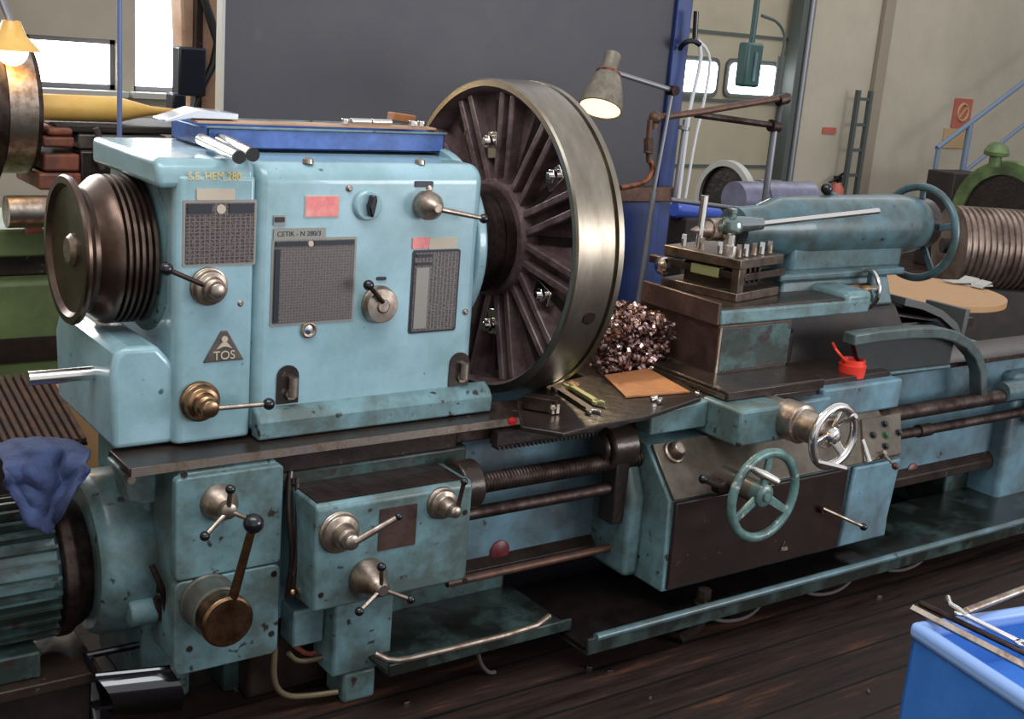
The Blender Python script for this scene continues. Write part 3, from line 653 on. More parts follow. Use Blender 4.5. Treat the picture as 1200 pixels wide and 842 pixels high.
obj('pan_rim', MB().tube([(-.60, -.47, .055), (-.57, -.50, .04), (-.5, -.508, .038), (-.12, -.508, .035), (-.05, -.49, .05)], .009, smooth=1), STEEL, p2)
obj('coolant_pipe_run', MB().cyl((-.32, -.36, .15), (.3, -.36, .15), .012), RUSTP, lathe)

# --- saddle, apron
AXL, AXR = .32, 1.37
apr = [(-.27, .07), (-.552, .065), (-.54, .36), (-.42, .495), (-.27, .52)]
apron = obj('apron', MB().prism([(-.27, .072), (-.545, .068), (-.535, .355), (-.415, .49), (-.27, .515)], 'x', AXL + .004, AXR - .004), BLW, lathe, .006)
# left side cover
obj('apron_side_cover', MB().prism([(-.20, .085), (-.44, .08), (-.44, .33), (-.40, .42), (-.30, .47), (-.23, .44), (-.205, .34)], 'x', AXL - .055, AXL + .004), BLW, apron, .02, 3)
xb = P(988, 590, Y=-.55).x
obj('apron_front_plate', MB().box(AXL + .02, xb, -.553, -.54, .075, .352), APDK, apron, .004)
obj('apron_right_plate', MB().prism([(xb + .004, .075), (AXR - .03, .075), (AXR, .352), (xb + .03, .352)], 'y', -.556, -.54), BED, apron, .006)
n = Vector((0, -.747, .665)); 
def slope(y): return .355 + (-.535 - y) * -1 * (.135 / .12)
sl = MB().hexa([(AXL + .012, -.541, .356), (AXR, -.541, .356), (AXR, -.42, .492), (AXL + .012, -.42, .492), (AXL + .012, -.549, .362), (AXR, -.549, .362), (AXR, -.428, .498), (AXL + .012, -.428, .498)])
obj('apron_sloping_plate', sl, APRON, apron, .003)
obj('lead_screw_guard', MB().cyl((.19, -.37, ZLS + .045), (.29, -.37, ZLS + .045), .06).cyl((.17, -.37, ZLS + .045), (.19, -.37, ZLS + .045), .045), OILB, apron, .008)
obj('half_nut_bracket', MB().box(.22, .27, -.41, -.34, .25, ZLS + .01), OIL, apron, .005)
# domed cap
def on_slope(px, py):
    # intersect ray with the sloping plate plane
    p0 = Vector((0, -.549, .362)); q = P(px, py, Y=-1.0); d = q - CAM; nn = Vector((0, -.136, -.121 * -1)).normalized()
    nn = Vector((0, -.747, .665)); t = (p0 - CAM).dot(nn) / d.dot(nn); return CAM + d * t
NS = Vector((0, -.747, .665))
a = on_slope(789, 530)
obj('domed_cap', MB().rev(a - NS * .002, NS, [(0, .036), (.01, .036), (.014, .028), (.03, .026), (.042, .018), (.046, .004)], 32), STEEL, apron, .002)
# control panel with buttons
q = [on_slope(1008, 492), on_slope(1054, 484), on_slope(1055, 532), on_slope(1012, 542)]
ctl = obj('control_panel', MB().hexa([p + NS * -.002 for p in (q[3], q[2], q[1], q[0])] + [p + NS * .008 for p in (q[3], q[2], q[1], q[0])]), APRON, apron, .003)
BG = mat('green_button', srgb(40, 84, 50), .35)
for k, qq in enumerate(((1034.7, 498), (1021, 511), (1036, 511), (1051, 508), (1035.5, 524))):
    a = on_slope(*qq)
    obj('push_button', MB().rev(a + NS * .006, NS, [(0, .013), (.006, .013), (.006, .010), (.012, .009), (.013, .0)], 20), BG if k == 2 else BLACK, ctl)
a = on_slope(1030, 534)
jb = obj('joystick_boot', MB().cyl(a, a + NS * .03, .014, .009), STEEL, apron)
handle(jb, a + NS * .02, (1049, 546), -.62, r=.005, ball=.012, mball=mat('dark_red_knob', srgb(72, 28, 34), .3))
# --- handwheels (axis -Y)
def wheel(name, cpx, Y, Rr, rt, mr, ms, hubp, spokes, t0, hand, parent, axis=(0, -1, 0), c=None, shaft=None):
    c = P(*cpx, Y=Y) if c is None else Vector(c); ax = Vector(axis).normalized()
    t = Vector((0, 0, 1)); u = ax.cross(t).normalized(); w_ = ax.cross(u)
    wh = obj(name, MB().torus(c, ax, Rr, rt, 72, 12, .9), mr, parent)
    sp = MB()
    for k in range(spokes):
        a_ = t0 + 2 * PI * k / spokes; d = u * math.cos(a_) + w_ * math.sin(a_); s_ = ax.cross(d)
        c0 = c + d * hubp * .8 - ax * .008; c1 = c + d * (Rr - rt * .6)
        sp.hexa([c0 - s_ * .014 - ax * .006, c1 - s_ * .012 - ax * .005, c1 + s_ * .012 - ax * .005, c0 + s_ * .014 - ax * .006, c0 - s_ * .014 + ax * .006, c1 - s_ * .012 + ax * .005, c1 + s_ * .012 + ax * .005, c0 + s_ * .014 + ax * .006])
    obj('spokes', sp, ms, wh, .003)
    obj('wheel_hub', MB().rev(c - ax * .03, ax, [(0, hubp), (.035, hubp), (.04, hubp * .8), (.042, hubp * .5), (.048, hubp * .45), (.05, 0)], 32), ms, wh)
    if hand is not None:
        a_ = hand; d = u * math.cos(a_) + w_ * math.sin(a_); c0 = c + d * (Rr - .002)
        obj('crank_grip', MB().rev(c0, ax, [(0, .007), (.02, .007), (.022, .011), (.05, .014), (.085, .011), (.095, .007)], 20), BRSTEEL, wh)
    if shaft: obj('wheel_shaft', MB().cyl(c - ax * .02, c - ax * shaft[0], shaft[1]), shaft[2], wh)
    return wh, c
WT = mat('wheel_teal_paint', srgb(100, 140, 136), .35, .1, dirt=srgb(80, 96, 90), amt=.6, scale=30, chip=srgb(170, 170, 165), chip_amt=.62, chip_scale=50)
wh, c = wheel('carriage_handwheel', (895, 580), -.70, .130, .0145, WT, WT, .034, 3, .5, None, lathe, shaft=(.17, .034, APRON))
a = P(880, 548, Y=-.705); b_ = P(914, 566, Y=-.80)
obj('crank_grip', MB().tube([a, a + (b_ - a) * .15, a + (b_ - a) * .5, a + (b_ - a) * .9, b_], [.008, .011, .014, .012, .007], 16), BRSTEEL, wh)
a = P(848, 572, Y=-.60)
lv = obj('engage_lever', MB().rev((a.x, -.57, a.z), (0, -1, 0), [(0, .022), (.03, .022), (.034, .016)], 24), DSTEEL, lathe)
handle(lv, (a.x, -.595, a.z), (824, 561), -.61, r=.009, ball=.014, mr=OIL)
wh, c = wheel('cross_slide_handwheel', (977, 511), -.74, .090, .0145, BRSTEEL, BRSTEEL, .026, 3, .2, None, lathe, shaft=None)
obj('grip_arm', MB().tube([P(958, 541, Y=-.75), P(975, 545, Y=-.77), P(991, 549, Y=-.79)], [.007, .010, .008], 14), BRSTEEL, wh)
obj('grip_arm', MB().tube([P(983, 497, Y=-.75), P(1003, 487, Y=-.80)], [.007, .009], 14), BRSTEEL, wh)
obj('grip_arm', MB().tube([P(1011, 515, Y=-.75), P(1019, 541, Y=-.79)], [.007, .009], 14), BRSTEEL, wh)
cs = c
obj('screw_sleeve', MB().rev((cs.x, -.42, cs.z), (0, -1, 0), [(0, .05), (.12, .05), (.125, .062), (.2, .062), (.205, .05), (.30, .045)], 36), STEEL, lathe, .002)
a = P(963, 597, Y=-.56)
lv = obj('clutch_lever', MB().rev((a.x, -.55, a.z), (0, -1, 0), [(0, .012), (.02, .012)], 16), DSTEEL, lathe)
handle(lv, (a.x - .01, -.57, a.z + .01), (1012, 617), -.62, r=.006, ball=.013)
a = P(919, 640, Y=-.556)
em = obj('apron_emblem', MB().prism([(a.x - .022, a.z - .016), (a.x + .022, a.z - .016), (a.x, a.z + .02)], 'y', -.557, -.552), CREAM, apron, .002)
em.data.materials.clear(); em.data.materials.append(OILB)
text('emblem_lettering', 'TOS', (a.x, -.5575, a.z - .008), .016, CREAM, em, ext=.0005)
# saddle wings
ZS = .60
sad = MB().prism([(-.0, -.36), (.10, -.43), (.22, -.46), (.33, -.44), (.33, .1), (.2, .1), (.0, -.1)], 'z', .60, .628)
saddle = obj('saddle', MB().box(.33, 1.45, -.40, .3, .545, .615), OILB, lathe, .006)
a1 = [P(605, 468, Z=.62), P(611, 500, Z=.62), P(660, 508, Z=.62), P(700, 498, Z=.62), P(757, 488, Z=.62), P(822, 466, Z=.62), P(790, 436, Z=.62), P(745, 434, Z=.62), P(690, 440, Z=.62), P(640, 452, Z=.62)]
obj('saddle_wing', MB().prism([(p.x, p.y) for p in a1], 'z', .608, .622), OIL, saddle, .003)
obj('saddle_front_block', MB().hexa([(.315, -.43, .525), (.545, -.43, .525), (.545, -.3, .525), (.315, -.3, .525), (.315, -.43, .592), (.545, -.43, .612), (.545, -.3, .612), (.315, -.3, .592)]), BLW, saddle, .006)
obj('screw_housing_block', MB().box(.548, .80, -.565, -.3, .50, .612), BLW, saddle, .008)
obj('saddle_right_block', MB().box(1.06, 1.47, -.44, -.25, .49, .595), BED, saddle, .008)
obj('saddle_right_step', MB().box(.93, 1.08, -.46, -.3, .50, .575), BED, saddle, .008)
obj('saddle_mid_block', MB().box(.78, 1.08, -.42, -.28, .48, .60), OILB, saddle, .008)
a = P(640, 486, Z=.63)

# --- cross slide, swivel, compound slide
obj('cross_slide', MB().box(.58, 1.02, -.47, .45, .612, .645), OILB, lathe, .005)
obj('cross_slide_edge', MB().box(.575, .60, -.46, .44, .618, .632), STEEL, lathe)
sw = obj('slide_pedestal', MB().box(.70, 1.03, -.29, .10, .64, .80), BROWN, lathe, .004)
obj('pedestal_edge', MB().box(.697, .706, -.294, -.285, .642, .795), STEEL, sw)
obj('pedestal_front_cover', MB().box(.708, 1.028, -.294, -.288, .65, .79), BLD, sw, .002)
obj('swivel_base', MB().rev((.98, -.1, .64), (0, 0, 1), [(0, .19), (.10, .19), (.12, .17), (.155, .17)], 48), OIL, sw, .004)
for q in ((862, 385), (905, 380)):
    pass
comp = obj('compound_slide', MB().box(.70, 1.42, -.29, -.02, .80, .846), BLD, lathe, .006)
comp.data.materials.clear(); comp.data.materials.append(BLW)
obj('slide_top_plate', MB().box(.69, 1.36, -.275, -.03, .842, .853), OILB, comp, .004)
obj('slide_end_block', MB().box(1.30, 1.44, -.285, -.03, .80, .875), BLW, comp, .02, 3)
obj('slide_left_end', MB().box(.685, .70, -.285, .08, .80, .872), BROWN, comp, .003)
# small crank wheel of compound slide
c0 = (1.56, -.16, P(1022, 338, Y=-.16).z)
c0 = P(1016, 338, Y=-.16)
obj('slide_screw', MB().cyl((1.42, -.16, c0.z), (c0.x + .01, -.16, c0.z), .022), BRASS, comp)
wheel('compound_handwheel', None, None, .068, .009, BRSTEEL, TAIL, .02, 3, .4, None, lathe, axis=(-1, .25, 0), c=(c0.x, -.16, c0.z))
a = P(1028, 330, Y=-.2); b_ = P(1054, 322, Y=-.2)
# --- tool post
ct = P(868, 308, Z=.985); u = (P(784, 283, Z=.985) - ct); v = (P(920, 293, Z=.985) - ct)
ang = math.atan2(v.y, v.x) * .55
U = Vector((-math.sin(ang), math.cos(ang), 0)); V = Vector((math.cos(ang), math.sin(ang), 0)); K = Vector((0, 0, 1))
SZ = .30
cc = ct + U * SZ / 2 + V * .27 / 2
tp = obj('tool_post', MB().obox((cc.x, cc.y, .975), V, U, K, .125, .14, .012), STEEL, lathe, .003)
tp.data.materials.clear(); tp.data.materials.append(mat('tool_post_steel', srgb(142, 126, 112), .38, .9, dirt=srgb(92, 78, 70), amt=.6, scale=18))
TPM = tp.data.materials[0]
obj('top_plate', MB().obox((cc.x, cc.y, .978), V, U, K, .137, .152, .016), TPM, tp, .003)
obj('bottom_plate', MB().obox((cc.x, cc.y, .868), V, U, K, .135, .15, .015), TPM, tp, .003)
obj('tool_post_core', MB().obox((cc.x, cc.y, .92), V, U, K, .085, .095, .045), OIL, tp, .003)
crn = ct + U * .015 + V * .02
obj('corner_pillar', MB().obox((crn.x, crn.y, .92), V, U, K, .018, .014, .045), TPM, tp, .002)
obj('tool_insert', MB().obox(ct + U * .14 + V * .03 + Vector((0, 0, -.05)), V, U, K, .02, .055, .017), TUBEG, tp, .003, label='yellowish tool block')
obj('tool_holder_bar', MB().obox(ct + U * .20 + V * .03 + Vector((0, 0, -.05)), V, U, K, .016, .17, .013), DSTEEL, tp, .003)
for k in range(4): obj('tool_shim', MB().obox(ct + U * (.05 + .012) + V * (.06 + .03 * k) + Vector((0, 0, -.05)), V, U, K, .006, .05, .028), DSTEEL, tp, .002)
obj('cutting_tool', MB().obox(ct + U * .02 + V * .18 + Vector((0, 0, -.055)), V, U, K, .13, .014, .013), DSTEEL, tp, .003)
for k in range(4):
    for s in (0, 1):
        pb = ct + (U * (.03 + .072 * k) + V * .03 if s == 0 else U * .03 + V * (.075 + .05 * k)) + Vector((0, 0, .012))
        obj('clamp_screw', MB().cyl(pb, pb + Vector((0, 0, .026)), .010, seg=12).cyl(pb + Vector((0, 0, .024)), pb + Vector((0, 0, .04)), .011, seg=4), BRSTEEL if (k + s) % 2 else STEEL, tp)
hb_ = P(857, 263, Y=cc.y)
obj('clamp_lever_boss', MB().rev((hb_.x, hb_.y, .99), (0, 0, 1), [(0, .034), (.02, .034), (.022, .022), (hb_.z - .99, .022)], 32), BRSTEEL, tp)
obj('clamp_lever_hub', MB().rev((hb_.x, hb_.y, hb_.z - .034), (0, 0, 1), [(0, .02), (.004, .032), (.014, .042), (.03, .044), (.046, .040), (.056, .026), (.06, .015), (.072, .015), (.074, .018), (.086, .018), (.088, .012)], 32), mat('polished_teal_steel', srgb(120, 134, 130), .2, .8), tp)
e1 = P(894, 262, Y=cc.y - .05); e2 = P(1030, 247, Y=cc.y - .22)
obj('clamp_lever_socket', MB().tube([hb_, hb_ + (e1 - hb_) * .5, e1], [.030, .026, .019], 20), mat('blued_steel', srgb(140, 150, 152), .22, .9), tp)
obj('clamp_lever_rod', MB().cyl(e1 - (e2 - e1) * .02, e2, .010), BRSTEEL, tp)
pb = P(818, 290, Z=.995); pt = P(824, 229, Y=pb.y)
obj('upright_pin', MB().cyl((pb.x, pb.y, .99), (pb.x + .004, pb.y, pt.z), .0135), BRSTEEL, tp)
a = P(778, 308, Y=.05)
obj('cutter_tip', MB().rev(P(779, 311, Y=.08), (-1, 0, 0), [(0, .03), (.02, .03), (.03, .015)], 24), BRSTEEL, tp)

# --- tailstock
TB = obj('tailstock', MB().rev((0, 0, 1.055), (1, 0, 0), [(1.0, .05), (1.0, .075), (1.12, .08), (1.2, .105), (1.3, .112), (1.85, .115), (1.95, .11), (2.0, .095), (2.02, .08)], 56), TAIL, lathe)
obj('tailstock_web', MB().box(1.22, 1.84, -.085, .085, .90, 1.02), TAIL, TB, .02, 3)
obj('base_parting_flange', MB().box(1.12, 1.80, -.135, .14, .888, .915), TAIL, TB, .008)
obj('tailstock_base', MB().hexa([(1.12, -.15, .78), (1.74, -.15, .78), (1.74, .15, .78), (1.12, .15, .78), (1.15, -.12, .89), (1.72, -.12, .89), (1.72, .12, .89), (1.15, .12, .89)]), TAIL, TB, .01, 3)
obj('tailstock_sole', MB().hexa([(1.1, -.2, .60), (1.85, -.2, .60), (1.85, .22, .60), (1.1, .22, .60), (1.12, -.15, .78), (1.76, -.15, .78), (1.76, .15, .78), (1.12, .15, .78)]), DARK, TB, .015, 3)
obj('tailstock_quill', MB().cyl((.88, 0, 1.055), (1.02, 0, 1.055), .038).cyl((.80, 0, 1.055), (.88, 0, 1.055), .003, .03), STEEL, TB)
obj('screw_collar', MB().rev((0, 0, 1.055), (1, 0, 0), [(1.98, .07), (1.98, .10), (2.035, .10), (2.04, .06), (2.10, .045)], 40), OILB, TB)
cw = P(1074, 272, Y=0)
wh, c = wheel('tailstock_handwheel', None, None, .177, .0155, TAIL, TAIL, .045, 5, -1.57, None, TB, axis=(-1, 0, 0), c=(cw.x, 0, cw.z))
a = P(969, 221, Y=.02)
obj('quill_clamp', MB().cyl((a.x + .03, .02, 1.14), (a.x + .03, .02, 1.175), .02), TAIL, TB)
obj('clamp_knob', MB().sph(a, .022), BLACK, TB)
obj('clamp_rod', MB().cyl((a.x + .03, .02, 1.16), a, .008), STEEL, TB)

# --- arched trough covers at right (swarf guards)
GYA = -.40
g1 = [P(x_, y_, Y=GYA) for x_, y_ in ((1003, 392), (1030, 388), (1075, 384), (1105, 384), (1122, 388), (1138, 397), (1150, 411), (1157, 430), (1158, 470))]
g1 = [(p.x, p.z) for p in g1]
gd = obj('arched_guard', MB().sheet(g1, GYA, GYA + .055, .04), mat('dark_teal_guard', srgb(100, 116, 114), .35, .2, dirt=srgb(62, 68, 66), amt=.7, scale=8), lathe, .006, 3)
q1 = [P(x_, y_, Y=-.36) for x_, y_ in ((1000, 396), (1105, 392), (1118, 400), (1112, 428), (1040, 437), (1010, 437))]
obj('guard_inner_plate', MB().prism([(p.x, p.z) for p in q1], 'y', -.36, -.34), mat('dark_guard_plate', srgb(44, 50, 49), .5, .1, dirt=srgb(28, 30, 30), amt=.7, scale=6), gd)
obj('guard_lip', MB().cyl(P(1035, 438, Y=-.37), P(1112, 429, Y=-.37), .007), TAIL, gd)
q0 = [P(x_, y_, Y=.05) for x_, y_ in ((1038, 343), (1060, 348), (1082, 358), (1098, 372), (1103, 384))]
obj('arched_cover', MB().sheet([(p.x, p.z) for p in q0] + [(q0[-1].x + .005, .7)], -.05, .15, .03), mat('dark_cover', srgb(92, 92, 90), .4, .2), lathe, .006, 3)
obj('cover_body', MB().prism([(q0[0].x - .1, .66), (q0[-1].x - .05, .66), (q0[-1].x - .06, q0[-2].z - .03), (q0[2].x, q0[2].z - .04), (q0[0].x - .1, q0[0].z - .05)], 'y', -.03, .12), OIL, gd, .01)

# ================================================================== loose things on the lathe
# blue tray on headstock
zt_ = ZT + .008
tA = P(247, 165, Z=zt_ + .03); yb = -.02
tx0 = P(243, 160, Y=-.03).x; tx1 = P(521, 165, Y=-.03).x
tray = MB()
zc = zt_
tray.box(tx0, tx1, -.03, .22, zc, zc + .006); tray.box(tx0, tx1, -.03, -.024, zc, zc + .05); tray.box(tx0, tx1, .214, .22, zc, zc + .05); tray.box(tx0, tx0 + .006, -.03, .22, zc, zc + .05); tray.box(tx1 - .006, tx1, -.03, .22, zc, zc + .05)
tb = empty('blue_tray', ((tx0 + tx1) / 2, .1, zc), 'long shallow royal blue tray lying on top of the headstock', 'tray')
obj('tray_body', tray, TRAYB, tb, .002)
obj('tray_rim', MB().box(tx0 - .004, tx1 + .004, -.036, -.024, zc + .05, zc + .056).box(tx0 - .004, tx1 + .004, .214, .226, zc + .05, zc + .056), BLW, tb, .002)
zr = zc + .057
o = obj('steel_strip', MB().obox(((tx0 + tx1) / 2 - .02, .02, zr + .006), (1, .0, 0), (0, 1, 0), (0, 0, 1), (tx1 - tx0) / 2, .035, .003), TAN, None, .001)
tag(o, 'long thin tan flat bar lying along the blue tray on the headstock', 'metal bar')
a = P(185, 138, Y=.05); b_ = P(262, 131, Y=.05)
o = obj('bent_plate', MB().prism([(a.x, a.z), (P(222, 126, Y=.05).x, P(222, 126, Y=.05).z), (b_.x + .02, b_.z), (b_.x + .02, zr + .013), (b_.x - .1, zr + .013), (a.x, a.z - .006)], 'y', .0, .09), mat('bright_sheet', srgb(210, 214, 222), .22, .8), None, .002)
tag(o, 'bright shiny bent sheet metal sticking out left of the blue tray', 'sheet metal')
for k, (px, py) in enumerate(((405, 146), (423, 143), (447, 144), (484, 149), (494, 148))):
    a = P(px, py, Y=.0)
    lab = ['small steel nut at the left end of the row of bits on the headstock tray', 'bright short steel bit second from left on the headstock tray', 'bright short steel bit in the middle of the row on the headstock tray', 'pale steel nut second from right on the headstock tray', 'pale steel nut at the right end of the headstock tray'][k]
    mb = MB().cyl((a.x, -.0, zr + .012), (a.x, -.0, zr + .026), .012, seg=6) if k in (0, 3, 4) else MB().cyl((a.x - .03, .0, zr + .02), (a.x + .03, .0, zr + .02), .008)
    o = obj('steel_nut' if k in (0, 3, 4) else 'drill_bit', mb, BRSTEEL, None, .001); tag(o, lab, 'nut' if k in (0, 3, 4) else 'drill bit', 'small bits on the headstock tray')
a = P(465, 131, Y=.2)
o = obj('wooden_block', MB().obox((a.x, .17, a.z - .01), (1, .1, -.1), (0, 1, 0), (.1, 0, 1), .04, .02, .012), CARD, None, .003); tag(o, 'small tan block lying behind the bits on the headstock tray', 'block')
o.location.z = zr + .012 + .008
# steel tubes
def rod_on(p0, p1, r, name, label, group):
    t = empty(name, (p0 + p1) / 2, label, 'steel tube', group)
    obj('tube_body', MB().cyl(p0, p1, r), BRSTEEL, t)
    d = (p1 - p0).normalized(); obj('dark_end', MB().rev(p1 - d * .004, d, [(0, r * 1.02), (.008, r * 1.02), (.008, r * .6)], 24), RUBB, t)
rz = ZT + .006 + .016
rod_on(P(236, 163, Z=rz + .012), P(280, 184, Z=rz), .015, 'steel_tube', 'front one of two bright steel tubes lying on the headstock lid', 'steel tubes on the headstock')
rod_on(P(258, 163, Z=rz + .012), P(296, 181, Z=rz), .016, 'steel_tube', 'rear one of two bright steel tubes, nearer the blue tray', 'steel tubes on the headstock')
# brown board on saddle wing
zb_ = .624
o = obj('brown_board', MB().prism([(p.x, p.y) for p in (P(708, 441, Z=zb_), P(760, 433, Z=zb_), P(808, 460, Z=zb_), P(733, 466, Z=zb_))], 'z', zb_, zb_ + .005), CARD); tag(o, 'thin brown board lying on the lathe carriage beside the swarf', 'board')
# wrenches and tools on saddle wing
def flatbar(name, p, q, w, t, m, z, label, cat, group=None, lift=0):
    a = P(*p, Z=z); b = P(*q, Z=z + lift); d = (b - a); s = Vector((-d.y, d.x, 0)).normalized()
    mb = MB().obox((a + b) / 2, d, s, d.cross(s), d.length / 2, w, t)
    for e, k in ((a, -1), (b, 1)):
        dd = d.normalized(); c = e + dd * k * .005
        pts = []
        for i in range(14):
            an = R(40 + i * 280 / 13); pts.append(c + (dd * k * math.cos(an) * 1 + s * math.sin(an)) * w * 1.9)
        pts += [c + s * -w * .8 + dd * k * w * .2, c - dd * k * w * .4, c + s * w * .8 + dd * k * w * .2]
        nn = d.cross(s).normalized() * t; n_ = len(pts)
        mb.poly([p_ - nn for p_ in pts] + [p_ + nn for p_ in pts], [tuple(range(n_))[::-1], tuple(range(n_, 2 * n_))] + [(i, (i + 1) % n_, n_ + (i + 1) % n_, n_ + i) for i in range(n_)])
    o = obj(name, mb, m, None, .0015); tag(o, label, cat, group); return o
flatbar('spanner', (655, 456), (694, 481), .012, .005, BRSTEEL, .629, 'bright open ended spanner on the carriage wing nearest the handle end', 'spanner', 'spanners on the carriage wing')
flatbar('spanner', (668, 452), (700, 471), .010, .005, TUBEG, .634, 'greenish dull spanner lying behind the bright one on the carriage wing', 'spanner', 'spanners on the carriage wing')
o = obj('tool_bit_block', MB().obox(P(634, 472, Z=.645), (.8, -1, 0), (1, .8, 0), (0, 0, 1), .05, .02, .02), DSTEEL, None, .003); tag(o, 'dark square steel bar lying at the left tip of the carriage wing', 'steel bar')
o = obj('clamp_block', MB().obox(P(648, 478, Z=.638), (1, 0, 0), (0, 1, 0), (0, 0, 1), .014, .014, .014).cyl(P(648, 478, Z=.652), P(648, 478, Z=.668), .008), STEEL, None, .002); tag(o, 'small steel clamp block with a stud beside the dark bar', 'clamp')
o = obj('steel_washer', MB().torus(P(672, 450, Z=.634), (0, 0, 1), .013, .005, 24, 8), CARD); tag(o, 'small copper coloured ring behind the greenish spanner', 'washer')
for k, (px, py) in enumerate(((766, 466), (773, 469), (817, 460))):
    o = obj('metal_offcut', MB().obox(P(px, py, Z=.632), (1, .5 * k, .2), (-.5 * k, 1, 0), (0, 0, 1), .012, .006, .006), BRSTEEL, None, .002); tag(o, ['shiny metal offcut in front of the brown board, left one of a pair', 'shiny metal offcut in front of the brown board, right one of a pair', 'shiny metal offcut right of the brown board at the cross slide'][k], 'offcut', 'offcuts around the brown board')
# swarf heap: curly chips
sw_ = MB(); c0 = P(740, 440, Z=.62)
xL, xR = .36, .62
for k in range(1100):
    t = random.random(); x = random.uniform(.40, .66); y = random.uniform(-.10, .28) if k % 3 else random.uniform(-.12, -.06)
    h = .62 + (.16 if random.random() < .6 else random.random() * .15) * min(1, (x - .36) / .08) * min(1, (.70 - x) / .03)
    if k % 3 == 0: h = random.uniform(.62, .78)
    r = random.uniform(.007, .02); d = Vector((random.uniform(-1, 1), random.uniform(-1, 1), random.uniform(-1, 1))).normalized()
    u = d.orthogonal().normalized(); w_ = d.cross(u); turns = random.uniform(.6, 1.6); n_ = int(8 * turns) + 2
    A = [];
    for i in range(n_):
        an = 2 * PI * turns * i / (n_ - 1); A.append(Vector((x, y, h)) + (u * math.cos(an) + w_ * math.sin(an)) * r + d * (.012 * an / 6))
    vv = [(sw_.bm.verts.new(p), sw_.bm.verts.new(p + d * .009)) for p in A]
    for i in range(n_ - 1): sw_.bm.faces.new((vv[i][0], vv[i + 1][0], vv[i + 1][1], vv[i][1]))
# core body of the heap
core = [(.41, -.08), (.66, -.08), (.66, .26), (.42, .26)]
sw_.hexa([(.44, -.04, .58), (.66, -.04, .58), (.66, .26, .58), (.42, .26, .58), (.46, -.03, .73), (.65, -.03, .755), (.65, .24, .78), (.44, .24, .75)])
o = obj('metal_swarf', sw_, CHIP); tag(o, 'glittering heap of curly metal swarf between faceplate and tool post', 'swarf', kind='stuff')
# red cup
a = P(997, 440, Z=.60)
a.y = -.35; a = P(997, 441, Y=-.36)
rc = empty('plastic_cup', (a.x, a.y, .597), 'bright red plastic cup standing on the right of the carriage', 'cup')
obj('cup_body', MB().rev((a.x, a.y, .597), (0, 0, 1), [(0, .040), (.004, .044), (.045, .047), (.048, .042), (.062, .041), (.064, .036), (.06, .034), (.02, .034)], 32), REDC, rc)
obj('red_cord', MB().tube([(a.x - .03, a.y, .65), P(981, 412, Y=-.36), P(976, 402, Y=-.3)], .005, smooth=1), REDC, rc)
# thin light rod above tool post, blue handle
o = obj('long_steel_rod', MB().cyl(P(786, 234, Y=.35), P(952, 256, Y=.16), .009), GREYP); tag(o, 'long thin grey steel rod leaning behind the tool post onto the tailstock', 'rod')

# ================================================================== lamp and coolant piping
YL = .4
lp = empty('work_lamp', P(760, 330, Y=YL), 'lit enamel work lamp on a thin jointed arm above the faceplate', 'lamp')
c0 = P(703, 128, Y=YL); c1 = P(722, 86, Y=YL); c2 = P(738, 62, Y=YL)
d = (c1 - c0).normalized(); d = Vector((d.x, d.y + .30, d.z)).normalized()
L1 = (c1 - c0).length
obj('lamp_shade', MB().rev(c0, d, [(0, .075), (.004, .078), (.03, .075), (.07, .066), (L1 - .01, .048), (L1 + .005, .036), (L1 + .005, .03), (L1 - .012, .044), (.07, .062), (.03, .071), (.001, .0735)], 48, cap=False), LAMPM, lp)
obj('shade_collar', MB().torus(c0 + d * L1, d, .04, .006, 32, 8), COPPER, lp)
obj('lamp_socket', MB().rev(c0 + d * L1, d, [(-.005, .03), (.01, .03), (.02, .027), (.075, .031), (.08, .026)], 32), LAMPM, lp)
obj('lamp_diffuser', MB().rev(c0 + d * .004, d, [(0, .0), (0, .071), (.006, .070), (.008, 0)], 40, cap=False), DIFF, lp)
obj('lamp_bulb', MB().sph(c0 + d * .045, .03), BULB, lp)
j1 = P(788, 106, Y=YL)
obj('lamp_arm', MB().cyl(c0 + d * (L1 + .01) + Vector((.02, 0, 0)), j1, .009), GREYP, lp)
obj('arm_joint', MB().cyl(j1 + Vector((0, -.02, 0)), j1 + Vector((0, .02, 0)), .018), DSTEEL, lp)
obj('lamp_arm', MB().cyl(j1, P(766, 225, Y=YL), .007), GREYP, lp)
obj('lamp_post', MB().cyl(P(766, 225, Y=YL), (P(745, 352, Y=YL).x, YL, .3), .011).box(P(745, 352, Y=YL).x - .03, P(745, 352, Y=YL).x + .03, .25, YL + .02, .28, .34), GREYP, lp)
l_ = bpy.data.lights.new('lamp_light', 'SPOT'); l_.energy = 26; l_.color = (1, .78, .45); l_.spot_size = R(110); l_.spot_blend = .6; l_.shadow_soft_size = .05
lo = bpy.data.objects.new('lamp_light', l_); COL.objects.link(lo); lo.parent = lp; lo.location = c0 - d * .03 - WO[lp]; lo.rotation_euler = (d).to_track_quat('Z', 'Y').to_euler()
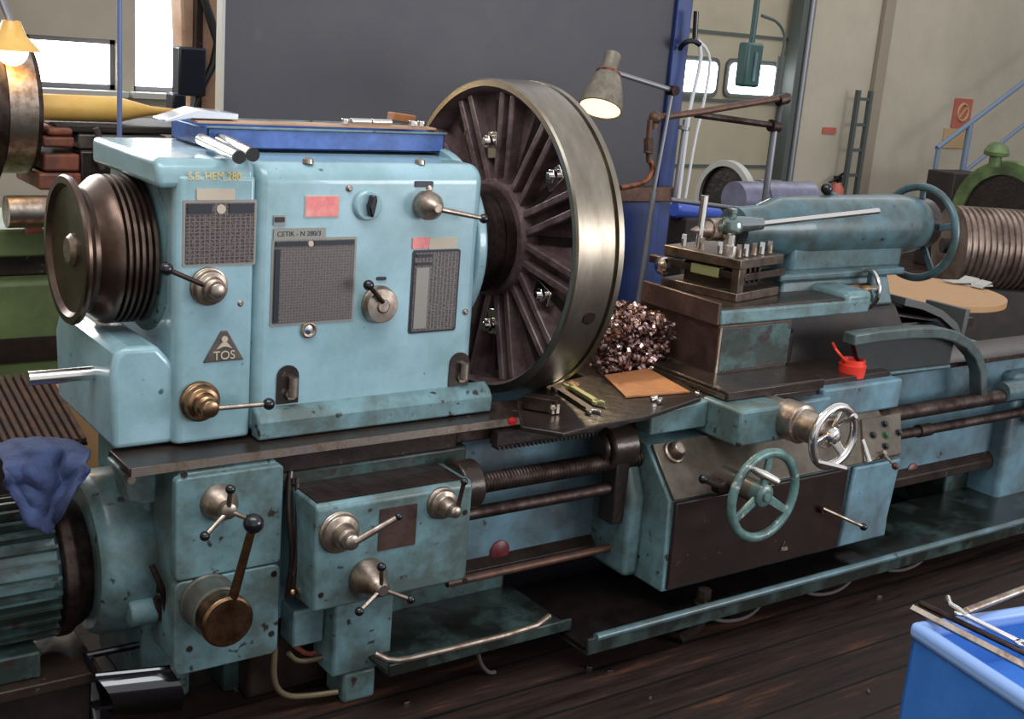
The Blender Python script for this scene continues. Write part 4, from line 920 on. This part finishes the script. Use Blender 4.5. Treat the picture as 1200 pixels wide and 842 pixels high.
# coolant pipe
cpp = empty('coolant_pipe', P(772, 330, Y=.45), 'rusty jointed coolant pipe arms with hanging copper hose behind the faceplate', 'pipe')
q = [P(768, 138, Y=.42), P(815, 132, Y=.42), P(925, 113, Y=.42)]
obj('upper_pipe', MB().tube([q[0], q[1], q[2]], .013), RUSTP, cpp)
obj('lower_pipe', MB().tube([P(815, 134, Y=.45), P(908, 147, Y=.45)], .013), DSTEEL, cpp)
obj('pipe_elbow', MB().sph(q[0], .024).cyl(q[0], P(766, 152, Y=.42), .014), RUSTP, cpp)
obj('pipe_flange', MB().cyl(P(903, 147, Y=.45), P(912, 148, Y=.45), .024), DSTEEL, cpp)
obj('pipe_flange', MB().cyl(P(912, 118, Y=.42), P(922, 115, Y=.42), .022), DSTEEL, cpp)
obj('pipe_valve', MB().cyl(P(802, 148, Y=.42), P(801, 152, Y=.42), .022).cyl(P(803, 140, Y=.42), P(790, 235, Y=.42), .008), GREYP, cpp)
obj('hose_fittings', MB().cyl(P(762, 140, Y=.42), P(760, 162, Y=.42), .010).cyl(P(760, 162, Y=.42), P(760, 176, Y=.42), .017, seg=8).cyl(P(760, 176, Y=.42), P(761, 190, Y=.42), .011).torus(P(760, 178, Y=.42), (0, 0, 1), .016, .004, 20, 6), RUSTP, cpp)
obj('copper_hose', MB().tube([P(761, 186, Y=.42), P(766, 198, Y=.42), P(760, 211, Y=.42), P(745, 217, Y=.42), P(727, 220, Y=.42)], .010, smooth=2), COPPER, cpp)
obj('pipe_stand', MB().cyl(P(908, 147, Y=.45), (P(908, 147, Y=.45).x, .45, .5), .014).cyl(P(916, 116, Y=.42), P(910, 148, Y=.45), .012), GREYP, cpp)
obj('stand_foot', MB().box(P(908, 147, Y=.45).x - .05, P(908, 147, Y=.45).x + .05, .26, .5, .44, .5), DARK, cpp, .005)
# white cables
wc = empty('hanging_cables', P(805, 60, Y=1.22), 'pair of pale cables hanging down from a hook on the blue post', 'cable')
obj('hook', MB().tube([P(797, 57, Y=1.26), P(802, 50, Y=1.22), P(812, 47, Y=1.2), P(820, 52, Y=1.2)], .012, smooth=1).cyl(P(816, 13, Y=1.22), P(814, 50, Y=1.22), .012), BLACK, wc)
obj('cable', MB().tube([P(820, 52, Y=1.2), P(822, 70, Y=1.2), P(808, 128, Y=1.2), P(806, 145, Y=1.2), P(795, 232, Y=1.2)], .009, smooth=1), WHITEC, wc)
obj('cable', MB().tube([P(818, 47, Y=1.2), P(829, 58, Y=1.2), P(833, 75, Y=1.2), P(824, 125, Y=1.2), P(815, 160, Y=1.2), P(803, 232, Y=1.2)], .007, smooth=1), WHITEC, wc)

# crane pendant
pd = empty('crane_pendant', P(880, 100, Y=3), 'dark green crane control pendant hanging in front of the white door window', 'pendant control')
a = P(881, 50, Y=3); b_ = P(878, 102, Y=3)
obj('pendant_box', MB().box(a.x - .075, a.x + .075, 2.95, 3.05, b_.z, a.z), PEND, pd, .02, 3)
obj('pendant_cable', MB().cyl((a.x, 3, a.z - .01), (a.x + .005, 3, 3.2), .02), PEND, pd)
obj('pendant_buttons', MB().box(a.x - .012, a.x + .012, 2.94, 2.955, b_.z + .04, a.z - .06), BED, pd)
a = P(913, 90, Y=4.5)
ph = empty('wall_tube', (a.x, 4.5, a.z), 'short dark upright tube on a curved bracket beside the door rail', 'tube')
obj('tube_body', MB().cyl((a.x, 4.5, a.z - .17), (a.x, 4.5, a.z + .17), .035), SEAM, ph)
obj('curved_bracket', MB().tube([(a.x, 4.5, a.z + .16), (a.x + .02, 4.5, a.z + .33), (a.x - .1, 4.5, a.z + .45), (a.x - .3, 4.5, a.z + .48)], .014, smooth=2), SEAM, ph)

# ================================================================== machines behind (right)
bm_ = empty('background_lathe', P(850, 240, Y=2.2), 'machine behind the tailstock with pale ring, dark bore and bluish grey roll', 'machine')
c = P(846, 234, Y=2.3)
obj('bore_ring', MB().rev((c.x, 2.3, c.z), (1, 0, 0), [(0, .20), (0, .235), (.05, .235), (.05, .20)], 56, cap=False), RING, bm_)
obj('bore_body', MB().rev((c.x + .03, 2.3, c.z), (1, 0, 0), [(0, .0), (0, .205), (.06, .205), (.06, 0)], 56, cap=False), OIL, bm_)
c2_ = P(868, 236, Y=2.0)
obj('roll', MB().rev((c2_.x - .06, 2.0, c2_.z + .015), (1, 0, 0), [(0, .04), (0, .10), (.2, .10), (.2, .108), (.36, .108), (.36, .10), (.62, .10)], 40), PURP, bm_)
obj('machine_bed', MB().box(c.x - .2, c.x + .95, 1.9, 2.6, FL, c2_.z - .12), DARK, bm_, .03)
obj('teal_casting', MB().rev((P(890, 240, Y=1.9).x, 1.9, c2_.z - .06), (1, 0, 0), [(0, .02), (.1, .08), (.6, .10), (.8, .03)], 30), TAIL, bm_)
bh = empty('blue_cylinder', P(820, 245, Y=.9), 'glossy blue cylinder lying behind the tool post', 'cylinder')
a = P(790, 245, Y=.9); b_ = P(845, 250, Y=.9)
obj('cylinder_body', MB().rev(a, b_ - a, [(0, .03), (.01, .038), ((b_ - a).length - .04, .036), ((b_ - a).length, .012)], 28), BLGL, bh)
obj('cylinder_stand', MB().box(a.x + .03, a.x + .3, .84, .96, FL, a.z - .03), DARK, bh, .01)

# ribbed drum
YD = 2.0
c = P(1112, 288, Y=YD); Rr = .275
dax = Vector((.86, -.51, 0)).normalized(); dnr = Vector((.51, .86, 0))
prof = []; x = 0
while x < 1.2: prof += [(x, Rr), (x + .018, Rr), (x + .026, Rr - .012), (x + .034, Rr - .012)]; x += .042
dr = empty('ribbed_drum', (c + dax * .6).xy.to_3d() + Vector((0, 0, FL)), 'brown ribbed steel cable drum standing behind the tailstock handwheel', 'drum')
obj('drum_barrel', MB().rev(c, dax, prof, 64), COIL, dr, ang=20)
obj('drum_shaft', MB().cyl(c - dax * .05, c + dax * 1.3, .05), DARK, dr)
m_ = (c + dax * .6); zz = (FL + c.z - Rr + .03) / 2
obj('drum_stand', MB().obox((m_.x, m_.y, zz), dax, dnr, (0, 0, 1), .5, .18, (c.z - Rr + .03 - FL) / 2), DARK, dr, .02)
# wooden reel top
zr_ = P(1080, 340, Y=.82).z
cx = P(1082, 338, Z=zr_)
rl = empty('wooden_reel', (cx.x, cx.y, FL), 'round light wooden cable reel top behind the bed at right', 'cable reel')
a = P(1182, 352, Z=zr_); b_ = P(985, 333, Z=zr_)
rr_ = .5 * (P(1182, 347, Z=zr_) - P(984, 340, Z=zr_)).length
rr_ = .41
obj('reel_top', MB().rev((cx.x, cx.y, zr_ - .035), (0, 0, 1), [(0, rr_), (.035, rr_)], 72), WOOD, rl, .004)
obj('reel_core', MB().rev((cx.x, cx.y, FL + .035), (0, 0, 1), [(0, rr_ * .5), (zr_ - FL - .07, rr_ * .5)], 40), DARK, rl)
obj('reel_bottom', MB().rev((cx.x, cx.y, FL), (0, 0, 1), [(0, rr_), (.035, rr_)], 72), WOOD, rl, .004)
a = P(1140, 334, Z=zr_)
mb = MB(); 
for k in range(9): mb.obox((a.x + random.uniform(-.07, .07), a.y + random.uniform(-.07, .07), zr_ + .006 + .008 * (k % 3)), (1, random.uniform(-1, 1), .1), (random.uniform(-.2, .2), 1, 0), (0, 0, 1), .06, .035, .005)
o = obj('crumpled_cloth', mb, RING, None, .004); tag(o, 'small greyish crumpled cloth lying on the wooden reel top', 'cloth')

# green wheels machine
gm = empty('green_machine', P(1160, 230, Y=2.2) , 'machine with two big green curved belt guards beside the stair rail', 'machine')
for (px, py, rx_) in ((1172, 250, .42), (1222, 262, .42)):
    c = P(px, py, Y=3.2)
    g = []
    for i in range(0, 19):
        t = R(60 + i * 6.8)
    mb = MB().rev((c.x, 3.2, c.z - .05), (1, 0, 0), [(0, .38), (0, .50), (.15, .50), (.15, .38)], 48, cap=False)
    mb.rev((c.x, 3.2, c.z - .05), (1, 0, 0), [(.0, .38), (.15, .38)], 48, cap=False)
    obj('green_guard', mb, GREENB, gm, .01)
    obj('wheel_core', MB().rev((c.x + .03, 3.2, c.z - .05), (1, 0, 0), [(0, .0), (0, .39), (.06, .39), (.06, 0)], 40, cap=False), OIL, gm)
c = P(1168, 178, Y=3.2)
obj('green_cap', MB().rev((c.x, 3.2, c.z - .12), (0, 0, 1), [(0, .05), (.08, .05), (.09, .10), (.12, .105), (.17, .08), (.2, .04)], 24), GREENB, gm)
c = P(1150, 300, Y=3.2)
obj('machine_body', MB().box(c.x + .25, c.x + 1.6, 3.0, 3.7, FL, c.z + .0), OIL, gm, .02)
c = P(1115, 208, Y=3.4)
c.x = P(1119, 208, Y=3.9).x
o = obj('dark_cabinet', MB().box(c.x, c.x + .5, 3.9, 4.2, FL, P(1115, 203, Y=3.9).z), DARK, None, .01); tag(o, 'dark grey cabinet standing below the stair rail behind the green guards', 'cabinet')
# stair rail
YR = 4.4
sr = empty('stair_railing', P(1100, 260, Y=YR), 'blue grey tube handrail rising to the right by the far wall', 'railing')
sr.location.z = FL; WO[sr] = Vector(sr.location)
p1 = P(1100, 172, Y=YR); p2 = P(1195, 100, Y=YR); dd = p2 - p1
obj('handrail', MB().tube([p1 - dd * .02, p1, p2, p2 + dd * .6], .024), RAIL, sr)
b1 = P(1124, 206, Y=YR); b2_ = P(1195, 150, Y=YR)
obj('mid_rail', MB().tube([b1, b2_, b2_ + (b2_ - b1) * .6], .02), RAIL, sr)
obj('railing_post', MB().cyl((p1.x, YR, FL), (p1.x, YR, p1.z), .022), RAIL, sr)
c = P(1137, 145, Y=YR)
obj('railing_post', MB().cyl((c.x, YR, FL), (c.x, YR, c.z), .03), RAIL, sr)

# ================================================================== machines behind (left)
lm = empty('olive_lathe', (-.7, 2.1, FL), 'olive green lathe at the left edge turning a yellow lit shaft', 'lathe')
YLm = 2.0
z1 = P(60, 268, Y=1.75).z
obj('green_bed', MB().box(-3.2, -.1, 1.8, 2.4, FL, P(60, 328, Y=1.8).z), GREEN, lm, .02)
obj('bed_step', MB().box(-3.2, -.1, 1.9, 2.4, P(60, 328, Y=1.8).z, P(60, 300, Y=1.85).z), OILB, lm, .008)
obj('green_upper_rail', MB().box(-3.2, -.1, 1.85, 2.4, P(60, 300, Y=1.85).z, P(60, 268, Y=1.85).z), GREEN, lm, .01)
obj('dark_groove', MB().box(-3.2, -.1, 1.79, 1.81, P(60, 420, Y=1.8).z, P(60, 393, Y=1.8).z), OIL, lm)
cs_ = P(100, 127, Y=2.0)
rs = (P(100, 113, Y=2).z - P(100, 144, Y=2).z) / 2
xA = P(50, 125, Y=2).x; xB = P(205, 138, Y=2).x
obj('yellow_shaft', MB().rev((xA - .1, 2.0, cs_.z), (1, 0, 0), [(0, rs), (.1, rs), (xB - xA - .14, rs), (xB - xA, rs * .35), (xB - xA + .12, rs * .2)], 40), YELB, lm)
ch = obj('chuck', MB().rev((xA - .35, 2.0, cs_.z), (1, 0, 0), [(0, .30), (.15, .30), (.16, .25), (.29, .24), (.30, .2), (.3, .05)], 56), DSTEEL, lm)
obj('chuck_band', MB().rev((xA - .18, 2.0, cs_.z), (1, 0, 0), [(0, .253), (.1, .253)], 56), STEEL, ch)
obj('dark_slide', MB().box(xA + .02, xB + .15, 1.9, 2.3, P(120, 156, Y=1.9).z, P(120, 147, Y=1.9).z), DARK, lm, .006)
cs2 = obj('carriage_saddle', MB().box(P(92, 170, Y=1.9).x, P(195, 170, Y=1.9).x, 1.9, 2.3, P(130, 175, Y=1.9).z, P(130, 158, Y=1.9).z), RING, lm, .006)
cs2.data.materials.clear(); cs2.data.materials.append(PLGR)
obj('carriage_apron', MB().box(P(92, 190, Y=1.9).x, P(160, 190, Y=1.9).x, 1.88, 2.3, z1, P(130, 176, Y=1.9).z), OIL, lm, .01)
for (u0, u1, v0, v1) in ((54, 84, 150, 158), (48, 86, 160, 172), (50, 92, 180, 200), (44, 94, 202, 222)):
    a = P(u0, v1, Y=1.88); b_ = P(u1, v0, Y=1.88)
    obj('orange_guard', MB().box(a.x, b_.x, 1.86, 2.2, a.z, b_.z), ORAN, lm, .01)
obj('hanging_hose', MB().tube([P(112, 150, Y=1.85), P(118, 165, Y=1.85), P(113, 180, Y=1.85), P(120, 198, Y=1.85)], .012, smooth=2), HOSE, lm)
obj('red_knob', MB().cyl(P(30, 268, Y=1.8), P(48, 266, Y=1.8), .02), SIGNR, lm)
obj('steel_cover', MB().rev(P(7, 248, Y=1.75), (1, 0, 0), [(0, .06), (.2, .06), (.22, .04)], 24), STEEL, lm)
# its work lamp (lit) at the photo's left edge
wl = empty('machine_lamp', P(20, 60, Y=2.2), 'glowing warm lamp at the top left edge above the olive lathe', 'lamp')
a = P(14, 62, Y=1.7)
obj('lamp_head', MB().rev(a + Vector((0, 0, .11)), (0, 0, -1), [(0, .03), (.05, .05), (.10, .10)], 32, cap=False), YELB, wl)
obj('lamp_bulb', MB().sph(a + Vector((0, 0, .01)), .055), BULB, wl)
obj('lamp_stem', MB().tube([a + Vector((0, 0, .1)), a + Vector((-.1, .2, .5)), a + Vector((-.3, .3, .8))], .015), GREYP, wl)
l_ = bpy.data.lights.new('machine_light', 'POINT'); l_.energy = 20; l_.color = (1, .7, .3); l_.shadow_soft_size = .06
lo = bpy.data.objects.new('machine_light', l_); COL.objects.link(lo); lo.parent = wl; lo.location = a + Vector((.03, .1, -.09)) - WO[wl]
# thin blue pole
a = P(140, 100, Y=1.4)
o = obj('blue_pole', MB().cyl((a.x, 1.4, FL), (a.x, 1.4, 3.0), .009), mat('blue_grey_pole', srgb(96, 110, 150), .4)); tag(o, 'thin upright blue grey pole in front of the bright windows', 'pole')
# tan column with hoses
YC = 3.2
tc = empty('tan_column_machine', P(235, 130, Y=YC), 'tan drilling machine column with dark boxes and looping black hose', 'machine')
tc.location.z = FL; WO[tc] = Vector(tc.location)
a0 = P(207, 20, Y=YC).x; a1 = P(262, 20, Y=YC).x
zt3 = P(235, 0, Y=YC).z
obj('tan_column', MB().box(P(228, 60, Y=YC).x, P(275, 60, Y=YC).x, YC, YC + .3, FL, 2.4), TAN, tc, .02)
obj('tan_head', MB().prism([(p.x, p.z) for p in (P(207, -10, Y=YC), P(262, -10, Y=YC), P(262, 130, Y=YC), P(228, 130, Y=YC), P(210, 60, Y=YC))], 'y', YC - .05, YC + .1), TAN, tc, .015)
obj('dark_box', MB().box(P(197, 80, Y=YC).x, P(229, 80, Y=YC).x, YC - .15, YC - .05, P(215, 110, Y=YC).z, P(215, 54, Y=YC).z), PLDK, tc, .01)
obj('dark_box', MB().box(P(190, 115, Y=YC).x, P(206, 115, Y=YC).x, YC - .15, YC - .05, P(200, 130, Y=YC).z, P(200, 107, Y=YC).z), PLDK, tc, .01)
obj('dark_slide_rail', MB().box(P(221, 60, Y=YC).x, P(229, 60, Y=YC).x, YC - .1, YC - .03, P(225, 130, Y=YC).z, 2.3), OILB, tc, .004)
obj('looping_hose', MB().tube([P(238, -5, Y=YC - .12), P(246, 20, Y=YC - .12), P(256, 50, Y=YC - .12), P(250, 75, Y=YC - .12), P(236, 105, Y=YC - .12), P(226, 135, Y=YC - .12)], [.02, .022, .024, .02, .015, .012], smooth=0), RUBB, tc)
0 and obj('counterweight', MB().rev(P(252, 32, Y=YC - .1), (.3, 0, 1), [(-.14, .03), (-.08, .06), (.08, .05), (.14, .02)], 20), RUBB, tc)
obj('tan_foot', MB().box(P(200, 150, Y=YC).x, P(250, 150, Y=YC).x, YC - .2, YC - .05, FL, P(225, 138, Y=YC).z), TAN, tc, .01)

# slatted rusty duckboard
dq = [P(7, 435, Y=1.15), P(58, 437, Y=1.15), P(103, 515, Y=.55)]
tl = P(58, 437, X=-.93); bl = P(103, 515, X=-.93)
dv = (bl - tl); nrm = Vector((0, dv.z, -dv.y)).normalized()
if nrm.z < 0: nrm = -nrm
dk = empty('slatted_board', (-1.2, (tl.y + bl.y) / 2, FL), 'rusty brown slatted board sloping down behind the motor', 'slatted board')
mid = (tl + bl) / 2
bb_ = MB().obox((mid.x - .4, mid.y, mid.z) - nrm * .012 if False else Vector((mid.x - .4, mid.y, mid.z)) - nrm * .014, (1, 0, 0), dv, nrm, .4, dv.length / 2, .006)
obj('backing_sheet', bb_, OIL, dk)
for k in range(30):
    obj('slat', MB().obox(Vector((mid.x - .012 - k * .026, mid.y, mid.z)), (1, 0, 0), dv, nrm, .0085, dv.length / 2, .009), DUCK, dk, .003)
obj('support_frame', MB().box(mid.x - .78, mid.x - .04, tl.y - .05, tl.y, FL, tl.z - .03).box(mid.x - .78, mid.x - .04, bl.y, bl.y + .04, FL, bl.z - .03), DARK, dk)
# tan carton
a = P(72, 455, Y=1.5); b_ = P(104, 500, Y=1.5)
o = obj('cardboard_carton', MB().box(a.x - .05, b_.x + .25, 1.25, 1.5, FL, a.z + .02), WOOD, None, .004); tag(o, 'tan cardboard carton on the floor between slatted board and lathe', 'carton')

# blue rag draped over motor
rg = MB(); nu, nv = 34, 30; grid = []
import mathutils
cxr, czr = -1.37, 0
cols = []
outline_top = P(50, 528, Y=-.16); outline_bot = P(60, 622, Y=-.24)
for j in range(nv):
    row = []
    for i in range(nu):
        s = i / (nu - 1); t = j / (nv - 1)
        topx = 2 + 104 * s; w = 1 - .18 * t * t
        x = 52 + (topx - 52) * (1 - .25 * t ** 2.5)
        topy = 530 - 8 * math.sin(PI * s) + 10 * (1 - s)
        bot = 562 + 60 * math.sin(PI * min(1, .08 + s * .92)) ** .8
        y = topy + (bot - topy) * t
        nz = mathutils.noise.noise(Vector((s * 3.2, t * 2.0, .3))) * .055 + mathutils.noise.noise(Vector((s * 7, t * 4.5, 2.3))) * .025
        yy = -.12 - .11 * math.sin(min(1, t * 1.5) * PI / 2) + nz
        x += 5 * mathutils.noise.noise(Vector((t * 4, s * 2, 5))); y += 6 * mathutils.noise.noise(Vector((s * 5, t, 8)))
        row.append(rg.bm.verts.new(P(x, y, Y=yy)))
    grid.append(row)
for j in range(nv - 1):
    for i in range(nu - 1): rg.bm.faces.new((grid[j][i], grid[j][i + 1], grid[j + 1][i + 1], grid[j + 1][i]))
# back flap going down behind
for i in range(nu - 1):
    pass
back = [rg.bm.verts.new(v.co + Vector((0, .16, -.02))) for i, v in enumerate(grid[0])]
for i in range(nu - 1): rg.bm.faces.new((grid[0][i], back[i], back[i + 1], grid[0][i + 1]))
o = obj('blue_rag', rg, RAG, ang=180); md = o.modifiers.new('s', 'SOLIDIFY'); md.thickness = .008; md2 = o.modifiers.new('ss', 'SUBSURF'); md2.levels = 1; md2.render_levels = 1
tag(o, 'crumpled dark blue cloth draped over the motor at the left edge', 'rag')

# glossy black oil pan on the floor
ot = empty('oil_drip_pan', (-1.13, -.35, FL), 'glossy black curved oil drip pan on the floor below the drive housing', 'drip pan')
zo = .045
q = [P(100, 768, Z=zo), P(178, 752, Z=zo), P(196, 782, Z=zo - .02), P(112, 792, Z=zo - .02)]
f0 = P(212, 832, Z=FL + .004); f1 = P(132, 838, Z=FL + .004)
mb = MB()
# curved front wall from lip to floor
L_ = q[3]; Rr_ = P(200, 783, Z=zo - .02); n_ = 10; A = []; B = []
for i in range(n_ + 1):
    t = i / n_; bul = math.sin(PI * t) * .055
    A.append(L_.lerp(f1, t) + Vector((0, -bul, bul * .4))); B.append(Rr_.lerp(f0, t) + Vector((0, -bul, bul * .4)))
V0 = [mb.bm.verts.new(p) for p in A]; V1 = [mb.bm.verts.new(p) for p in B]
V2 = [mb.bm.verts.new(p + Vector((0, .012, -.004))) for p in A]; V3 = [mb.bm.verts.new(p + Vector((0, .012, -.004))) for p in B]
for i in range(n_):
    mb.bm.faces.new((V0[i], V0[i + 1], V1[i + 1], V1[i])); mb.bm.faces.new((V2[i], V3[i], V3[i + 1], V2[i + 1]))
    mb.bm.faces.new((V0[i], V2[i], V2[i + 1], V0[i + 1])); mb.bm.faces.new((V1[i], V1[i + 1], V3[i + 1], V3[i]))
mb.bm.faces.new((V0[0], V1[0], V3[0], V2[0])); mb.bm.faces.new((V0[-1], V2[-1], V3[-1], V1[-1]))
obj('curved_front', mb, GLOSSK, ot)
obj('pan_rim', MB().tube([q[3], q[0], q[1]], .010), GLOSSK, ot)
obj('pan_rim', MB().tube([q[3], Rr_], .010), GLOSSK, ot)
obj('side_wall', MB().hexa([A[-1] , A[-1] + Vector((.01, 0, 0)), A[0] + Vector((.01, .0, -.16)), A[0] + Vector((0, .0, -.16)), A[0], A[0] + Vector((.01, 0, 0)), q[0] + Vector((.01, 0, 0)), q[0]]), GLOSSK, ot)
obj('pan_bottom', MB().prism([(p.x, p.y) for p in (q[3], q[0], q[1], Rr_)], 'z', -.07, -.06), GLOSSK, ot)

# drain pipe and loops of hose under the pan
dp = empty('drain_elbow', P(805, 745, Y=-.55), 'dark bent drain pipe under the chip pan below the apron', 'pipe')
obj('elbow_pipe', MB().tube([P(826, 690, Y=-.56), P(822, 720, Y=-.56), P(815, 736, Y=-.56), P(796, 746, Y=-.54)], .022, smooth=1), OILB, dp)
obj('pipe_collar', MB().torus(P(824, 706, Y=-.56), (0, 0, 1), .024, .006, 24, 8), DSTEEL, dp)
for k, (pts, lab) in enumerate((((((828, 722), (850, 729), (880, 722), (897, 700))), 'thin grey hose loop below the chip pan, nearest the drain pipe'), ((((935, 689), (955, 698), (985, 692), (1005, 670))), 'thin grey hose loop below the chip pan, middle of three'), ((((1025, 664), (1050, 670), (1075, 662), (1087, 648))), 'thin grey hose loop below the chip pan, farthest to the right'), ((((560, 765), (563, 778), (572, 788), (580, 787))), 'short pale wire loop hanging under the left pan'))):
    Y_ = -.54 if k < 3 else -.45
    o = obj('hose_loop', MB().tube([P(*p, Y=Y_) for p in pts], .0065, smooth=2), HOSE); tag(o, lab, 'hose', 'hose loops under the chip pan')
# pale pipes at lower left between housing and foot
o = obj('copper_tubing', MB().tube([P(322, 758, Y=-.36), P(320, 800, Y=-.36), P(334, 816, Y=-.36), P(362, 815, Y=-.36), P(396, 810, Y=-.38)], .008, smooth=2).tube([P(338, 765, Y=-.34), P(348, 775, Y=-.34), P(372, 772, Y=-.34), P(388, 766, Y=-.34)], .007, smooth=2), mat('oiled_copper_tubing', srgb(118, 104, 80), .45, .5)); tag(o, 'pale bent oil tubing on the floor between drive housing and gearbox foot', 'tubing')
o = obj('red_cable', MB().tube([P(345, 756, Y=-.30), P(360, 767, Y=-.30), P(376, 762, Y=-.30)], .007, smooth=1), SIGNR); tag(o, 'short red cable under the junction plate', 'cable')
obj('hydraulic_lines', MB().tube([P(340, 545, Y=-.30), P(338, 600, Y=-.34), P(344, 650, Y=-.34), P(337, 700, Y=-.34)], .009, smooth=1).tube([P(348, 560, Y=-.33), P(349, 640, Y=-.36), P(343, 690, Y=-.36)], .006, smooth=1), OILB, lathe)
obj('line_fitting', MB().sph(P(343, 694, Y=-.36), .013), BRASS, lathe)
# little chips on the floor
for k, (px, py) in enumerate(((690, 781), (714, 785), (762, 818), (476, 822), (276, 808), (1030, 698), (1018, 810))):
    a = P(px, py, Z=FL + .004)
    o = obj('floor_chip', MB().obox(a, (1, random.uniform(-1, 1), 0), (0, 1, 0), (0, 0, 1), .008, .004, .003), BRSTEEL); tag(o, 'tiny shiny metal chip on the dark floorboards', 'metal chip', 'chips scattered on the floor')

# ================================================================== tool cabinet lower right
zq = .60
A = P(1072, 728, Z=zq); B = P(1195, 808, Z=zq); e1 = (B - A).normalized(); e2 = Vector((-e1.y, e1.x, 0))
if e2.x < 0: e2 = -e2
LN, WD = .75, .55
def W(s, t, z): return Vector((A.x, A.y, 0)) + Vector((e1.x, e1.y, 0)) * s + Vector((e2.x, e2.y, 0)) * t + Vector((0, 0, z))
tc_ = empty('tool_cabinet', W(LN / 2, WD / 2, FL), 'bright blue open topped tool cabinet in the lower right corner', 'tool cabinet')
def wbox(mb, s0, s1, t0, t1, z0, z1): return mb.hexa([W(s0, t0, z0), W(s1, t0, z0), W(s1, t1, z0), W(s0, t1, z0), W(s0, t0, z1), W(s1, t0, z1), W(s1, t1, z1), W(s0, t1, z1)])
mb = MB()
wbox(mb, 0, LN, 0, .012, FL, zq - .03); wbox(mb, 0, .012, 0, WD, FL, zq - .03); wbox(mb, 0, LN, WD - .012, WD, FL, zq - .03); wbox(mb, LN - .012, LN, 0, WD, FL, zq - .03)
obj('cabinet_body', mb, CABB, tc_, .003)
mb = MB(); wbox(mb, .012, LN - .012, .012, WD - .012, zq - .12, zq - .11)
obj('inner_tray', mb, CABB, tc_)
mb = MB(); wbox(mb, -.006, LN, -.008, .02, zq - .034, zq + .0); wbox(mb, -.006, .02, .0, WD, zq - .034, zq + .0); wbox(mb, 0, LN, WD - .02, WD + .006, zq - .034, zq)
obj('top_lip', mb, CABL, tc_, .012, 3)
def bar(name, p, q, r, m, z, lab, cat, sides=24, group=None, lift=0):
    a = P(*p, Z=z); b = P(*q, Z=z + lift); o = obj(name, MB().cyl(a, b + (b - a) * .2, r, seg=sides), m, None, .001); tag(o, lab, cat, group); return o
bar('steel_bar', (1069, 712), (1195, 777), .0085, STEEL, zq + .009, 'long square steel bar along the left top edge of the blue tool cabinet', 'steel bar', 4)
bar('steel_bar', (1078, 706), (1195, 762), .006, DSTEEL, zq + .006, 'dark thin bar lying just behind the square steel bar', 'steel bar', 6)
bar('steel_bar', (1132, 716), (1195, 692), .008, STEEL, zq + .020, 'greyish round bar lying across the blue tool cabinet toward the right', 'steel bar', 16)
flatbar('spanner', (1128, 719), (1195, 752), .007, .003, BRSTEEL, zq + .017, 'shiny open ended spanner on the blue tool cabinet', 'spanner')
o = obj('hook_spanner', MB().tube([P(1111, 700, Z=zq + .02), P(1113, 708, Z=zq + .02), P(1122, 713, Z=zq + .02), P(1134, 722, Z=zq + .016)], .006, smooth=2), BRSTEEL); tag(o, 'small bright hooked steel tool at the far end of the blue cabinet', 'hook spanner')

# ================================================================== light
w_ = bpy.data.worlds.new('world'); scn.world = w_; w_.use_nodes = True
bg = w_.node_tree.nodes['Background']; bg.inputs[0].default_value = (.93, .95, 1, 1); bg.inputs[1].default_value = .85
def area(name, loc, tgt, size, sy, e, col=(1, 1, 1)):
    l = bpy.data.lights.new(name, 'AREA'); l.shape = 'RECTANGLE'; l.size = size; l.size_y = sy; l.energy = e; l.color = col
    o = bpy.data.objects.new(name, l); COL.objects.link(o); o.location = loc
    o.rotation_euler = (Vector(loc) - Vector(tgt)).to_track_quat('Z', 'Y').to_euler(); return o
area('unseen_ceiling_light', (-1.5, -1.5, 4.2), (-.5, 0, .8), 4, 1.5, 110, (.93, .97, 1))  # shop ceiling lamp out of view, added for soft overhead light
area('window_daylight', (-1.3, 4.4, 2.6), (-1.0, 0, 1.0), 2.4, 1.8, 130, (.95, .98, 1))
area('side_window_daylight', (5.5, -7.5, 2.2), (.5, 0, .9), 4.5, 2.2, 330, (.95, .97, 1))
area('unseen_ceiling_light', (6, 2.5, 4.2), (6.5, 4, .8), 4, 1.5, 55, (1, .98, .94))  # second unseen ceiling lamp, added over the far right wall
vs = scn.view_settings; vs.view_transform = 'Standard'; vs.look = 'None'; vs.exposure = 0; vs.gamma = 1; vs.use_curve_mapping = False
